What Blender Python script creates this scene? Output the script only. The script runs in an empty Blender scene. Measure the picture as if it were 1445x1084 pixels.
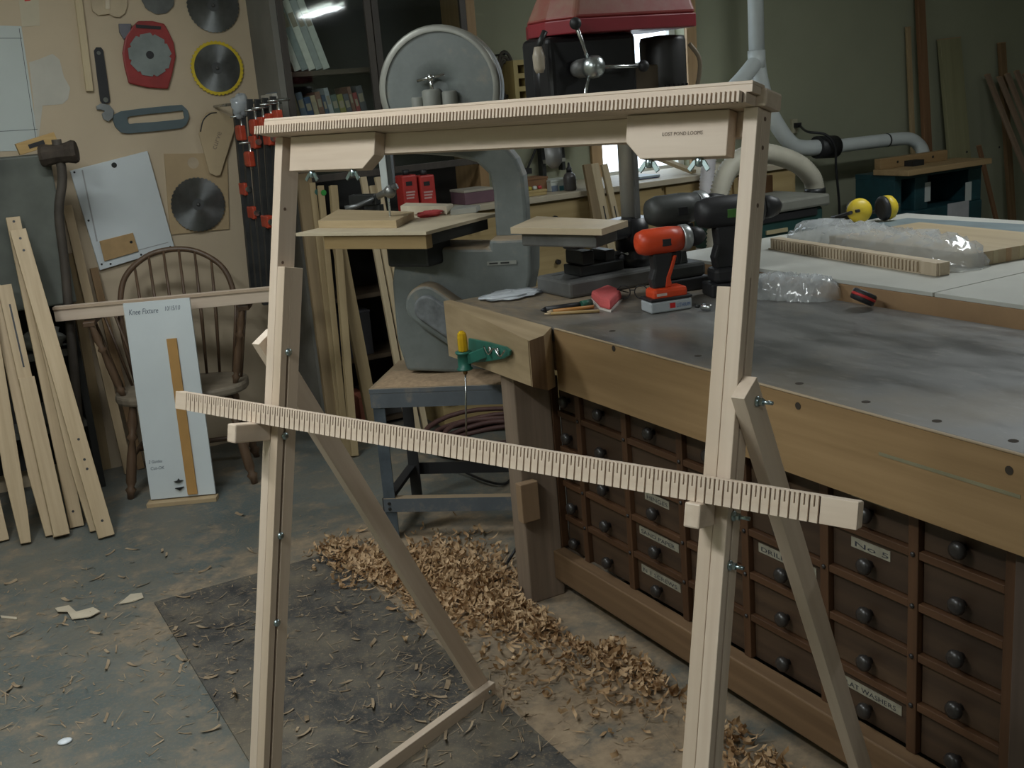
import bpy, bmesh, math, random
from mathutils import Vector as V, Matrix, Quaternion
random.seed(7)
C = bpy.context.scene.collection
SC = bpy.context.scene

# ------------------------------------------------------------------ camera
FPX, PITCH, ROLL, YAW, EYE = 1550.0, math.radians(14.8), math.radians(4.8), math.radians(28.2), 1.62
_F = V((math.sin(YAW)*math.cos(PITCH), math.cos(YAW)*math.cos(PITCH), -math.sin(PITCH)))
_R0 = V((math.cos(YAW), -math.sin(YAW), 0)); _U0 = _R0.cross(_F)
_R = _R0*math.cos(ROLL) - _U0*math.sin(ROLL); _U = _U0*math.cos(ROLL) + _R0*math.sin(ROLL)
EYEP = V((0, 0, EYE))
cam = bpy.data.cameras.new('camera'); camo = bpy.data.objects.new('camera', cam); C.objects.link(camo)
cam.sensor_width = 36.0; cam.lens = 36.0*FPX/1445.0; cam.clip_start = 0.05
camo.matrix_world = Matrix(((_R.x, _U.x, -_F.x, 0), (_R.y, _U.y, -_F.y, 0), (_R.z, _U.z, -_F.z, EYE), (0, 0, 0, 1)))
SC.camera = camo

# ------------------------------------------------------------------ sky, exposure
w = bpy.data.worlds.new('World'); SC.world = w; w.use_nodes = True
bg = w.node_tree.nodes['Background']; bg.inputs[0].default_value = (0.78, 0.90, 1.0, 1); bg.inputs[1].default_value = 3.2
SC.view_settings.view_transform = 'Standard'; SC.view_settings.look = 'None'
SC.view_settings.gamma = 1.0; SC.view_settings.use_curve_mapping = False
SC.view_settings.exposure = 0.0
LAMP_W = 26.0

# ------------------------------------------------------------------ measuring helpers: the point of the place seen at a pixel, on a given plane
def ray(px, py): return _F + _R*((px-722.5)/FPX) - _U*((py-542.0)/FPX)
def _ax(px, py, i, v):
    d = ray(px, py); return EYEP + d*((v-EYEP[i])/d[i])
def PX(px, py, v): return _ax(px, py, 0, v)
def PY(px, py, v): return _ax(px, py, 1, v)
def PZ(px, py, v=0.0): return _ax(px, py, 2, v)
def PP(px, py, p, n):
    d = ray(px, py); n = V(n); return EYEP + d*((V(p)-EYEP).dot(n)/d.dot(n))

# ------------------------------------------------------------------ materials
_mats = {}
def _nt(name):
    m = bpy.data.materials.new(name); m.use_nodes = True
    nt = m.node_tree; b = nt.nodes['Principled BSDF']; return m, nt, b
def _ramp(nt, fac, c0, c1, p0=0.3, p1=0.7):
    r = nt.nodes.new('ShaderNodeValToRGB'); r.color_ramp.elements[0].position = p0; r.color_ramp.elements[1].position = p1
    r.color_ramp.elements[0].color = (*c0, 1); r.color_ramp.elements[1].color = (*c1, 1)
    nt.links.new(fac, r.inputs[0]); return r.outputs[0]
def _noise(nt, vec, scale, detail=4, rough=0.55):
    n = nt.nodes.new('ShaderNodeTexNoise'); n.inputs['Scale'].default_value = scale; n.inputs['Detail'].default_value = detail; n.inputs['Roughness'].default_value = rough
    if vec is not None: nt.links.new(vec, n.inputs['Vector'])
    return n.outputs['Fac']
def _mix(nt, fac, a, b):
    m = nt.nodes.new('ShaderNodeMix'); m.data_type = 'RGBA'
    for s, x in ((m.inputs[0], fac), (m.inputs[6], a), (m.inputs[7], b)):
        if hasattr(x, 'is_linked') or hasattr(x, 'links'): nt.links.new(x, s)
        elif isinstance(x, tuple): s.default_value = (*x, 1)
        else: s.default_value = x
    return m.outputs[2]
def _bump(nt, b, h, s, d=0.01):
    n = nt.nodes.new('ShaderNodeBump'); n.inputs['Strength'].default_value = s; n.inputs['Distance'].default_value = d
    nt.links.new(h, n.inputs['Height']); nt.links.new(n.outputs[0], b.inputs['Normal'])
def mul(c, k): return tuple(min(1.0, x*k) for x in c)
def mat(name, col, rough=0.6, metal=0.0, var=0.15, scale=9.0, bump=0.0, alt=None, lo=0.3, hi=0.7, trans=0.0, coat=0.0):
    """plain material: a colour with mottling, optional second colour"""
    if name in _mats: return _mats[name]
    m, nt, b = _nt(name)
    tc = nt.nodes.new('ShaderNodeTexCoord').outputs['Object']
    n = _noise(nt, tc, scale)
    c0, c1 = mul(col, 1-var), mul(col, 1+var)
    if alt is not None: c1 = alt
    nt.links.new(_ramp(nt, n, c0, c1, lo, hi), b.inputs['Base Color'])
    b.inputs['Roughness'].default_value = rough; b.inputs['Metallic'].default_value = metal
    b.inputs['Transmission Weight'].default_value = trans; b.inputs['Coat Weight'].default_value = coat
    if bump: _bump(nt, b, n, bump)
    _mats[name] = m; return m
def wood(name, c0, c1, grain=(0, 0, 1), scale=60.0, rough=0.55, stretch=0.955, bump=0.03, blot=0.25, c2=None):
    """board: fine lines along `grain` and slow blotches"""
    g = V(grain).normalized(); key = (name, round(g.x, 1), round(g.y, 1), round(g.z, 1))
    if key in _mats: return _mats[key]
    m, nt, b = _nt(name)
    tc = nt.nodes.new('ShaderNodeTexCoord').outputs['Object']
    dot = nt.nodes.new('ShaderNodeVectorMath'); dot.operation = 'DOT_PRODUCT'; nt.links.new(tc, dot.inputs[0]); dot.inputs[1].default_value = g
    sc = nt.nodes.new('ShaderNodeVectorMath'); sc.operation = 'SCALE'; sc.inputs[0].default_value = g*stretch; nt.links.new(dot.outputs['Value'], sc.inputs['Scale'])
    sub = nt.nodes.new('ShaderNodeVectorMath'); sub.operation = 'SUBTRACT'; nt.links.new(tc, sub.inputs[0]); nt.links.new(sc.outputs[0], sub.inputs[1])
    n = _noise(nt, sub.outputs[0], scale, 5)
    col = _ramp(nt, n, c0, c1, 0.32, 0.68)
    n2 = _noise(nt, sub.outputs[0], scale*0.13, 3)
    dark = c2 if c2 else mul(c0, 0.72)
    f = nt.nodes.new('ShaderNodeMath'); f.operation = 'MULTIPLY'; f.inputs[1].default_value = blot*2; nt.links.new(_ramp(nt, n2, (0, 0, 0), (1, 1, 1), 0.45, 0.75), f.inputs[0])
    nt.links.new(_mix(nt, f.outputs[0], col, dark), b.inputs['Base Color'])
    b.inputs['Roughness'].default_value = rough
    if bump: _bump(nt, b, n, bump, 0.004)
    _mats[key] = m; return m
def emit(name, col, s):
    m, nt, b = _nt(name); b.inputs['Base Color'].default_value = (*col, 1)
    b.inputs['Emission Color'].default_value = (*col, 1); b.inputs['Emission Strength'].default_value = s; return m
def glass(name, tint=(1, 1, 1), refl=0.12):
    m, nt, b = _nt(name); nt.nodes.remove(b)
    out = nt.nodes['Material Output']
    tr = nt.nodes.new('ShaderNodeBsdfTransparent'); tr.inputs[0].default_value = (*tint, 1)
    gl = nt.nodes.new('ShaderNodeBsdfGlossy'); gl.inputs['Roughness'].default_value = 0.03
    mx = nt.nodes.new('ShaderNodeMixShader'); mx.inputs[0].default_value = refl
    nt.links.new(tr.outputs[0], mx.inputs[1]); nt.links.new(gl.outputs[0], mx.inputs[2]); nt.links.new(mx.outputs[0], out.inputs[0]); return m

# ------------------------------------------------------------------ mesh builder
class MB:
    def __init__(s): s.v = []; s.f = []; s.s = []
    def add(s, vs, fs, smooth=False):
        o = len(s.v); s.v += [V(p) for p in vs]
        s.f += [tuple(i+o for i in f) for f in fs]; s.s += [smooth]*len(fs); return s
    def hexa(s, p):   # 8 points: bottom ring 0-3, top ring 4-7
        return s.add(p, [(3, 2, 1, 0), (4, 5, 6, 7), (0, 1, 5, 4), (1, 2, 6, 5), (2, 3, 7, 6), (3, 0, 4, 7)])
    def box(s, x0, x1, y0, y1, z0, z1):
        return s.hexa([(x0, y0, z0), (x1, y0, z0), (x1, y1, z0), (x0, y1, z0), (x0, y0, z1), (x1, y0, z1), (x1, y1, z1), (x0, y1, z1)])
    def fbox(s, o, a, b, c, ra, rb, rc):   # box in a frame: origin o, axes a b c, ranges
        o, a, b, c = V(o), V(a), V(b), V(c)
        P = lambda i, j, k: o + a*ra[i] + b*rb[j] + c*rc[k]
        return s.hexa([P(0, 0, 0), P(1, 0, 0), P(1, 1, 0), P(0, 1, 0), P(0, 0, 1), P(1, 0, 1), P(1, 1, 1), P(0, 1, 1)])
    def beam(s, p0, p1, w, h, side=None, up=(0, 0, 1)):
        p0, p1 = V(p0), V(p1); d = (p1-p0).normalized()
        sd = V(side) if side is not None else d.cross(V(up))
        sd = (sd - d*sd.dot(d)).normalized(); u = sd.cross(d).normalized()
        q = [-sd*w/2-u*h/2, sd*w/2-u*h/2, sd*w/2+u*h/2, -sd*w/2+u*h/2]
        return s.hexa([p0+x for x in q]+[p1+x for x in q])
    def prism(s, pts, ext, smooth=False):
        pts = [V(p) for p in pts]; e = V(ext); n = len(pts)
        vs = pts+[p+e for p in pts]
        s.add(vs, [tuple(range(n))[::-1], tuple(range(n, 2*n))], False)
        o = len(s.v)-2*n
        for i in range(n):
            j = (i+1) % n; s.f.append((o+i, o+j, o+n+j, o+n+i)); s.s.append(smooth)
        return s
    def ring(s, c, ax, r, n=16, start=None):
        ax = V(ax).normalized(); a = V(start) if start is not None else (V((0, 0, 1)) if abs(ax.z) < 0.9 else V((1, 0, 0)))
        a = (a-ax*a.dot(ax)).normalized(); b = ax.cross(a)
        return [V(c)+a*(r*math.cos(2*math.pi*i/n))+b*(r*math.sin(2*math.pi*i/n)) for i in range(n)]
    def lathe(s, prof, p, ax, n=16, smooth=True, caps=True):   # prof: (radius, height along ax)
        ax = V(ax).normalized(); p = V(p); o = len(s.v)
        for r, h in prof: s.v += s.ring(p+ax*h, ax, max(r, 1e-4), n)
        for k in range(len(prof)-1):
            for i in range(n):
                j = (i+1) % n; s.f.append((o+k*n+i, o+k*n+j, o+(k+1)*n+j, o+(k+1)*n+i)); s.s.append(smooth)
        if caps:
            s.f.append(tuple(o+i for i in range(n))[::-1]); s.s.append(False)
            k = len(prof)-1; s.f.append(tuple(o+k*n+i for i in range(n))); s.s.append(False)
        return s
    def cyl(s, p0, p1, r0, r1=None, n=14, smooth=True):
        p0, p1 = V(p0), V(p1); return s.lathe([(r0, 0), (r0 if r1 is None else r1, (p1-p0).length)], p0, p1-p0, n, smooth)
    def tube(s, pts, r, n=8, closed=False, smooth=True):
        pts = [V(p) for p in pts]; o = len(s.v); m = len(pts); ref = None
        rr = r if isinstance(r, (list, tuple)) else [r]*m
        for i, p in enumerate(pts):
            a = pts[(i-1) % m] if (i > 0 or closed) else p; b = pts[(i+1) % m] if (i < m-1 or closed) else p
            t = (b-a).normalized()
            if ref is None: ref = V((0, 0, 1)) if abs(t.z) < 0.9 else V((1, 0, 0))
            ref = (ref-t*ref.dot(t)).normalized(); bb = t.cross(ref)
            s.v += [p+ref*(rr[i]*math.cos(2*math.pi*k/n))+bb*(rr[i]*math.sin(2*math.pi*k/n)) for k in range(n)]
        for i in range(m if closed else m-1):
            ii = (i+1) % m
            for k in range(n):
                j = (k+1) % n; s.f.append((o+i*n+k, o+i*n+j, o+ii*n+j, o+ii*n+k)); s.s.append(smooth)
        if not closed:
            s.f.append(tuple(o+k for k in range(n))[::-1]); s.s.append(False)
            s.f.append(tuple(o+(m-1)*n+k for k in range(n))); s.s.append(False)
        return s
    def ball(s, c, r, n=12, m=8, ax=(0, 0, 1)):
        r = V(r) if not isinstance(r, (int, float)) else V((r, r, r)); o = len(s.v); c = V(c)
        for i in range(m+1):
            th = math.pi*i/m
            for k in range(n):
                ph = 2*math.pi*k/n
                s.v.append(c+V((r.x*math.sin(th)*math.cos(ph), r.y*math.sin(th)*math.sin(ph), r.z*math.cos(th))))
        for i in range(m):
            for k in range(n):
                j = (k+1) % n; s.f.append((o+i*n+k, o+(i+1)*n+k, o+(i+1)*n+j, o+i*n+j)); s.s.append(True)
        return s
    def build(s, name, material, parent=None, loc=None, bevel=0.0, seg=2, fix=True):
        me = bpy.data.meshes.new(name)
        off = V(loc) if loc is not None else (parent_world(parent) if parent is not None else V((0, 0, 0)))
        me.from_pydata([tuple(p-off) for p in s.v], [], s.f); me.polygons.foreach_set('use_smooth', s.s)
        if fix:
            bm = bmesh.new(); bm.from_mesh(me); bmesh.ops.recalc_face_normals(bm, faces=bm.faces); bm.to_mesh(me); bm.free()
        me.update()
        if isinstance(material, (list, tuple)):
            for x in material: me.materials.append(x)
        else: me.materials.append(material)
        o = bpy.data.objects.new(name, me); C.objects.link(o)
        if parent is not None: o.parent = parent
        if loc is not None and parent is None: o.location = off
        if bevel > 0:
            b = o.modifiers.new('bevel', 'BEVEL'); b.width = bevel; b.segments = seg; b.limit_method = 'ANGLE'; b.angle_limit = math.radians(40); b.harden_normals = False
        return o
def parent_world(p):
    o = V((0, 0, 0))
    while p is not None: o += p.location; p = p.parent
    return o
def tag(o, label, cat, group=None, kind=None):
    if label: o['label'] = label
    if cat: o['category'] = cat
    if group: o['group'] = group
    if kind: o['kind'] = kind
    return o
def thing(name, label, cat, loc=(0, 0, 0), group=None):
    o = bpy.data.objects.new(name, None); C.objects.link(o); o.location = loc; o.empty_display_size = 0.05
    return tag(o, label, cat, group)
def copy_tree(o, parent=None):
    c = o.copy(); C.objects.link(c); c.parent = parent
    for ch in list(o.children): copy_tree(ch, c)
    return c
def lerp(a, b, t): return V(a)*(1-t)+V(b)*t
def text_mesh(name, txt, size, origin, xdir, ydir, material, parent, font_shear=0.0, width=None, off=0.0006):
    """flat lettering laid on a surface"""
    cu = bpy.data.curves.new(name, 'FONT'); cu.body = txt; cu.size = size; cu.shear = font_shear; cu.resolution_u = 2
    tmp = bpy.data.objects.new(name+'_tmp', cu); C.objects.link(tmp)
    dg = bpy.context.evaluated_depsgraph_get(); me = bpy.data.meshes.new_from_object(tmp.evaluated_get(dg))
    bpy.data.objects.remove(tmp); bpy.data.curves.remove(cu)
    x = V(xdir).normalized(); y = V(ydir).normalized(); n = x.cross(y)
    xs = [v.co.x for v in me.vertices]; k = (width/(max(xs)-min(xs))) if width else 1.0
    pw = parent_world(parent)
    for v in me.vertices: v.co = V(origin)+x*(v.co.x*k)+y*(v.co.y)+n*off-pw
    me.name = name; me.materials.append(material); o = bpy.data.objects.new(name, me); C.objects.link(o); o.parent = parent; return o
def bez(pts, n=8):
    """smooth curve through points (Catmull-Rom)"""
    pts = [V(p) for p in pts]; P = [pts[0]*2-pts[1]]+pts+[pts[-1]*2-pts[-2]]; out = []
    for i in range(1, len(P)-2):
        for k in range(n):
            t = k/n; a, b, c, d = P[i-1:i+3]
            out.append(0.5*((2*b)+(c-a)*t+(2*a-5*b+4*c-d)*t*t+(3*b-a-3*c+d)*t**3))
    return out+[pts[-1]]
X, Y, Z = V((1, 0, 0)), V((0, 1, 0)), V((0, 0, 1))

# ================================================================== THE ROOM
WX0, WX1, WY0, WY1, CEIL = -1.6, 8.2, -5.2, 5.5, 2.95
def struct(o): o['kind'] = 'structure'; return o

# floor: worn blue-green paint on concrete, dusted with sawdust
HEAPS = [(V((1.35, 3.35, 0)), 0.55), (V((1.45, 2.95, 0)), 0.35), (V((1.42, 2.5, 0)), 0.22), (V((1.40, 2.1, 0)), 0.12), (V((1.5, 1.65, 0)), 0.10), (V((1.02, 3.45, 0)), 0.40)]
def floor_mat():
    m, nt, b = _nt('painted_concrete')
    tc = nt.nodes.new('ShaderNodeTexCoord').outputs['Object']
    n1 = _noise(nt, tc, 1.7, 5); n2 = _noise(nt, tc, 22, 6, 0.7); n3 = _noise(nt, tc, 90, 3)
    paint = _ramp(nt, n1, (0.07, 0.10, 0.105), (0.13, 0.145, 0.135), 0.35, 0.65)
    paint = _mix(nt, _ramp(nt, n2, (0, 0, 0), (0.6, 0.6, 0.6), 0.45, 0.62), paint, (0.088, 0.098, 0.088))
    # dust: overall veil and drifts by the bench
    acc = None
    for c, r in HEAPS:
        d = nt.nodes.new('ShaderNodeVectorMath'); d.operation = 'DISTANCE'; nt.links.new(tc, d.inputs[0]); d.inputs[1].default_value = c
        mr = nt.nodes.new('ShaderNodeMapRange'); mr.interpolation_type = 'SMOOTHSTEP'
        mr.inputs[1].default_value = 0.15; mr.inputs[2].default_value = r+0.35; mr.inputs[3].default_value = 1; mr.inputs[4].default_value = 0
        nt.links.new(d.outputs['Value'], mr.inputs[0])
        if acc is None: acc = mr.outputs[0]
        else:
            mx = nt.nodes.new('ShaderNodeMath'); mx.operation = 'MAXIMUM'; nt.links.new(acc, mx.inputs[0]); nt.links.new(mr.outputs[0], mx.inputs[1]); acc = mx.outputs[0]
    s = nt.nodes.new('ShaderNodeMath'); s.operation = 'MULTIPLY_ADD'; nt.links.new(acc, s.inputs[0]); s.inputs[1].default_value = 0.25
    n4 = _noise(nt, tc, 5.5, 8, 0.68); nt.links.new(n4, s.inputs[2])
    f = _ramp(nt, s.outputs[0], (0, 0, 0), (0.95, 0.95, 0.95), 0.50, 0.78)
    n5 = _noise(nt, tc, 160, 4, .8); n6 = _noise(nt, tc, 3.2, 6, .6)
    veil = _mix(nt, _ramp(nt, n3, (0.08, 0.08, 0.08), (0.5, 0.5, 0.5), 0.48, 0.72), paint, (0.22, 0.175, 0.12))
    veil = _mix(nt, _ramp(nt, n6, (0, 0, 0), (0.55, 0.55, 0.55), 0.46, 0.70), veil, (0.20, 0.165, 0.115))
    veil = _mix(nt, _ramp(nt, n5, (0, 0, 0), (0.8, 0.8, 0.8), 0.60, 0.70), veil, (0.34, 0.26, 0.17))
    dust = _ramp(nt, n2, (0.25, 0.18, 0.115), (0.40, 0.30, 0.195), 0.3, 0.7)
    nt.links.new(_mix(nt, f, veil, dust), b.inputs['Base Color']); b.inputs['Roughness'].default_value = 0.62
    _bump(nt, b, n2, 0.15, 0.004); return m
struct(MB().box(WX0, WX1, WY0, WY1, -0.12, 0).build('floor', floor_mat()))
M_wall = mat('wall_paint_olive', (0.32, 0.33, 0.235), 0.85, var=0.07, scale=1.3, bump=0.02)
# back wall with the window opening
wa, wb = PY(838, 60, WY1), PY(966, 60, WY1); wz0 = PY(870, 254, WY1).z; wz1 = 2.35
wx0, wx1 = wa.x, wb.x
bw = MB(); T = 0.18
bw.box(WX0, wx0, WY1, WY1+T, 0, CEIL); bw.box(wx1, WX1, WY1, WY1+T, 0, CEIL); bw.box(wx0, wx1, WY1, WY1+T, 0, wz0); bw.box(wx0, wx1, WY1, WY1+T, wz1, CEIL)
struct(bw.build('wall_back', M_wall))
struct(MB().box(WX0-T, WX0, WY0, WY1, 0, CEIL).build('wall_left', M_wall))
struct(MB().box(WX1, WX1+T, WY0, WY1, 0, CEIL).build('wall_right', M_wall))
struct(MB().box(WX0, WX1, WY0-T, WY0, 0, CEIL).build('wall_front', M_wall))
struct(MB().box(WX0, WX1, WY0, WY1, CEIL, CEIL+0.1).build('ceiling', mat('ceiling_white', (0.62, 0.60, 0.55), 0.9, var=0.04)))
# tan hardboard sheet that covers the left of the back wall
px1 = PY(356, 60, WY1).x
M_tan = mat('tan_hardboard', (0.50, 0.405, 0.285), 0.8, var=0.06, scale=2.2, bump=0.01)
hb_ = MB().box(WX0+0.01, px1, WY1-0.012, WY1, 0.0, 2.6).build('trim_1', M_tan); struct(hb_)
WH = WY1-0.0125      # face of the hardboard
struct(MB().box(px1, WX1, WY1-0.015, WY1-0.0, 0.0, 0.09).build('baseboard_back', mat('baseboard_dark', (0.12, 0.10, 0.08), 0.7)))
# the window
win = bpy.data.objects.new('window_1', None); C.objects.link(win); win.location = ((wx0+wx1)/2, WY1, wz0); struct(win)
M_case = wood('window_casing_pine', (0.42, 0.27, 0.14), (0.52, 0.35, 0.19), Z, 40)
cs = 0.075
MB().box(wx1, wx1+cs, WY1-0.025, WY1-0.002, wz0-0.06, wz1+cs).build('casing', M_case, win, bevel=.003)
MB().box(wx0-cs, wx0, WY1-0.025, WY1-0.002, wz0-0.06, wz1+cs).build('casing', M_case, win, bevel=.003)
MB().box(wx0-cs-.03, wx1+cs+.03, WY1-0.07, WY1-0.002, wz0-0.035, wz0).build('sill', M_case, win, bevel=.003)
sf = MB(); M_sash = mat('sash_white', (0.7, 0.7, 0.66), 0.5)
midz = (wz0+wz1)/2
for z0, z1, y in ((wz0, midz+.02, WY1+.05), (midz-.02, wz1, WY1+.09)):
    f = MB(); f.box(wx0, wx0+.045, y, y+.035, z0, z1); f.box(wx1-.045, wx1, y, y+.035, z0, z1); f.box(wx0+.045, wx1-.045, y, y+.035, z0, z0+.045); f.box(wx0+.045, wx1-.045, y, y+.035, z1-.045, z1)
    so = f.build('sash', M_sash, win, bevel=.003)
    MB().box(wx0+.045, wx1-.045, y+.014, y+.018, z0+.045, z1-.045).build('pane', glass('window_glass', refl=.06), so)

# ------------------------------------------------------------------ fluorescent ceiling fixtures (two tubes each); the last two are added fill
M_fix = mat('fixture_enamel', (0.75, 0.75, 0.72), 0.4, var=.02); M_tube = emit('fluorescent_tube', (0.90, 1.0, 0.93), 9.0)
def fixture(x, y, along, label, power):
    t = thing('fluorescent_fixture', label, 'ceiling light', (x, y, CEIL-.17), 'fluorescent ceiling fixtures')
    a = V(along); s = V((-a.y, a.x, 0)); o = V((x, y, CEIL-.17))
    MB().fbox(o, a, s, Z, (-.62, .62), (-.12, .12), (.05, .09)).build('reflector', M_fix, t, bevel=.004)
    MB().fbox(o, a, s, Z, (-.62, .62), (-.03, .03), (.02, .05)).build('ballast_cover', M_fix, t)
    for k in (-.075, .075): MB().cyl(o+s*k-a*.6+Z*.02, o+s*k+a*.6+Z*.02, .014, n=10).build('tube', M_tube, t)
    for k in (-.4, .4): MB().box(x+a.x*k-.006, x+a.x*k+.006, y+a.y*k-.006, y+a.y*k+.006, CEIL-.08, CEIL).build('hanger', M_fix, t)
    la = bpy.data.lights.new('tube_light', 'AREA'); la.shape = 'RECTANGLE'; la.size = 1.2; la.size_y = .2; la.energy = power; la.color = (0.93, 0.98, 1.0)
    lo = bpy.data.objects.new('tube_light', la); C.objects.link(lo); lo.parent = t; lo.location = (0, 0, -.02)
    lo.rotation_euler = (0, 0, math.atan2(a.y, a.x)); return t
fixture(-0.65, 1.6, Y, 'white fluorescent ceiling fixture nearest the loom', LAMP_W*1.75)
fixture(0.2, 3.6, X, 'white fluorescent ceiling fixture above the leaning loom legs', LAMP_W*0.9)
fixture(5.0, -3.2, Y, 'white fluorescent ceiling fixture mirrored in the bookcase glass', LAMP_W*1.0)
fixture(3.9, 2.7, X, 'added fill light shaped as a ceiling fixture above the white-topped table', LAMP_W*1.0)  # extra light put in to lift the bench, table and right wall
fixture(0.4, -1.6, Y, 'added fill light shaped as a ceiling fixture behind the camera', LAMP_W*0.5)  # unseen fill, added to brighten the right-hand faces of the loom

# ================================================================== WORKBENCH
BZ = 0.935; BX = 1.638
bench = thing('workbench', 'heavy wooden workbench with thick yellowed edge, dark worn top and end vise', 'workbench', (2.0, 2.0, 0))
M_edge = wood('bench_maple', (0.25, 0.155, 0.07), (0.35, 0.225, 0.11), Y, 26, 0.5, blot=.4, c2=(0.165, 0.092, 0.04))
def benchtop_mat():
    m, nt, b = _nt('bench_top_worn'); tc = nt.nodes.new('ShaderNodeTexCoord').outputs['Object']
    mp = nt.nodes.new('ShaderNodeMapping'); nt.links.new(tc, mp.inputs[0]); mp.inputs['Scale'].default_value = (1, .35, 1)
    n1 = _noise(nt, mp.outputs[0], 4.2, 8, .65); n2 = _noise(nt, mp.outputs[0], 30, 6, .7); n3 = _noise(nt, tc, 2.1, 4)
    c = _ramp(nt, n1, (0.06, 0.06, 0.058), (0.185, 0.18, 0.168), .36, .68)
    c = _mix(nt, _ramp(nt, n3, (0, 0, 0), (1, 1, 1), .52, .70), c, (0.16, 0.135, 0.10))
    c = _mix(nt, _ramp(nt, n2, (0, 0, 0), (.7, .7, .7), .56, .72), c, (0.23, 0.215, 0.19))
    sp = nt.nodes.new('ShaderNodeSeparateXYZ'); nt.links.new(tc, sp.inputs[0])
    mr = nt.nodes.new('ShaderNodeMapRange'); mr.interpolation_type = 'SMOOTHSTEP'; nt.links.new(sp.outputs['Y'], mr.inputs[0]); mr.inputs[1].default_value = .55; mr.inputs[2].default_value = 1.25
    ml = nt.nodes.new('ShaderNodeMath'); ml.operation = 'MULTIPLY'; nt.links.new(mr.outputs[0], ml.inputs[0]); nt.links.new(_ramp(nt, n2, (.35,)*3, (1, 1, 1), .35, .6), ml.inputs[1])
    c = _mix(nt, ml.outputs[0], c, (0.27, 0.20, 0.125))     # bare dusty wood at the vise end
    nt.links.new(c, b.inputs['Base Color'])
    r = _ramp(nt, n1, (0.30,)*3, (0.56,)*3, .4, .65); nt.links.new(r, b.inputs['Roughness']); _bump(nt, b, n2, .2, .002); return m
BY0, BY1, BXB = 0.75, 3.43, 2.43
MB().box(BX+.0, BXB, BY0, BY1, BZ-.045, BZ).build('top', benchtop_mat(), bench, bevel=.006)
MB().box(BX+.001, BX+.09, BY0, 2.765, .748, BZ-.0455).build('front_beam', M_edge, bench, bevel=.004)
MB().box(BX+.001, BX+.09, 2.768, BY1, .80, BZ-.0455).build('front_beam', M_edge, bench, bevel=.004)
MB().box(BXB-.09, BXB, BY0, BY1, .80, BZ-.0455).build('back_beam', M_edge, bench, bevel=.004)
# proud maple edging strip along the front, worn round
MB().box(BX-.004, BX+.0, BY0, 2.755, BZ-.19, BZ-.004).build('edging', M_edge, bench)
MB().box(BX-.0046, BX+.004, BY0, 2.755, BZ-.0035, BZ+.0006).build('worn_arris', wood('worn_edge_maple', (0.30, 0.22, 0.13), (0.42, 0.32, 0.21), Y, 40, .6), bench, bevel=.0015)
M_hole = mat('dog_hole_dark', (0.035, 0.025, 0.016), .9)
for px, py in ((1128, 541), (1222, 567), (1322, 594), (1430, 622), (864, 467), (985, 502)):
    p = PZ(px, py, BZ+.0006); MB().lathe([(.0095, 0), (.0095, .0008)], (p.x, p.y, BZ-.0002), Z, 14).build('dog_hole', M_hole, bench)
for px, py in ((866, 492), (1126, 573), (1424, 664)):
    p = PX(px, py, BX-.0045); MB().lathe([(.0085, 0), (.0085, .0008)], (BX-.0042, p.y, p.z), (-1, 0, 0), 14).build('side_hole', M_hole, bench)
# glue line on the front edge
M_glue = mat('dried_glue', (0.21, 0.19, 0.115), .6)
g0, g1 = PX(1240, 640, BX-.005), PX(1440, 702, BX-.005)
MB().box(BX-.0052, BX-.004, g1.y, g0.y, (g0.z+g1.z)/2-.0035, (g0.z+g1.z)/2+.0035).build('glue_line', M_glue, bench)
M_legw = wood('bench_leg_old', (0.185, 0.135, 0.095), (0.27, 0.20, 0.145), Z, 40, .7, blot=.4)
for y0 in (2.90, 1.13):
    if y0 > 2: MB().box(1.56, 1.69, y0, y0+.085, 0, .80).build('leg', M_legw, bench, bevel=.004)
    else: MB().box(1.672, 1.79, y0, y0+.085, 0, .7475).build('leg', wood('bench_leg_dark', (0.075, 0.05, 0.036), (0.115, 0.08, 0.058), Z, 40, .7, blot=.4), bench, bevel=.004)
    MB().box(2.28, 2.40, y0, y0+.1, 0, .80).build('leg', M_legw, bench, bevel=.004)
MB().box(1.535, 1.60, 2.865, 2.898, .30, .43).build('cleat', wood('cleat_oak', (0.26, 0.17, 0.10), (0.33, 0.22, 0.13), Z, 40), bench, bevel=.003)
MB().box(1.6, 2.4, 2.905, 2.98, .10, .19).build('stretcher', M_legw, bench, bevel=.004)
M_rail = wood('base_rail_brown', (0.13, 0.075, 0.037), (0.20, 0.12, 0.062), Y, 30, .6, blot=.4)
MB().box(1.655, 1.70, 1.216, 2.90, .066, .165).build('base_rail', M_rail, bench, bevel=.004)
# long skewed vise jaw on the end of the front
M_jaw = wood('vise_jaw_maple', (0.33, 0.24, 0.135), (0.43, 0.32, 0.19), Y, 30, .55, blot=.2)
M_jend = wood('vise_jaw_endgrain', (0.16, 0.095, 0.05), (0.26, 0.165, 0.09), Z, 70, .6, blot=.5)
tp = [(1.607, 3.452, BZ+.001), (1.494, 2.662, BZ+.001), (1.560, 2.690, BZ+.001), (1.633, 2.768, BZ+.001), (1.633, 3.452, BZ+.001)]
bt = [(1.607, 3.452, .738), (1.494, 2.662, .800), (1.560, 2.690, .770), (1.633, 2.768, .752), (1.633, 3.452, .738)]
j = MB(); j.add(tp+bt, [(0, 1, 2, 3, 4), (9, 8, 7, 6, 5), (0, 5, 6, 1), (2, 7, 8, 3), (3, 8, 9, 4), (4, 9, 5, 0)]); 
jo = j.build('vise_jaw', M_jaw, bench)
e = MB(); e.add([tp[1], tp[2], bt[2], bt[1]], [(0, 1, 2, 3)]); e.add([V(q)+V((-.001, .006, 0)) for q in (tp[1], tp[2], bt[2], bt[1])], [(3, 2, 1, 0)]); e.build('jaw_end', M_jend, jo)

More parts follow.
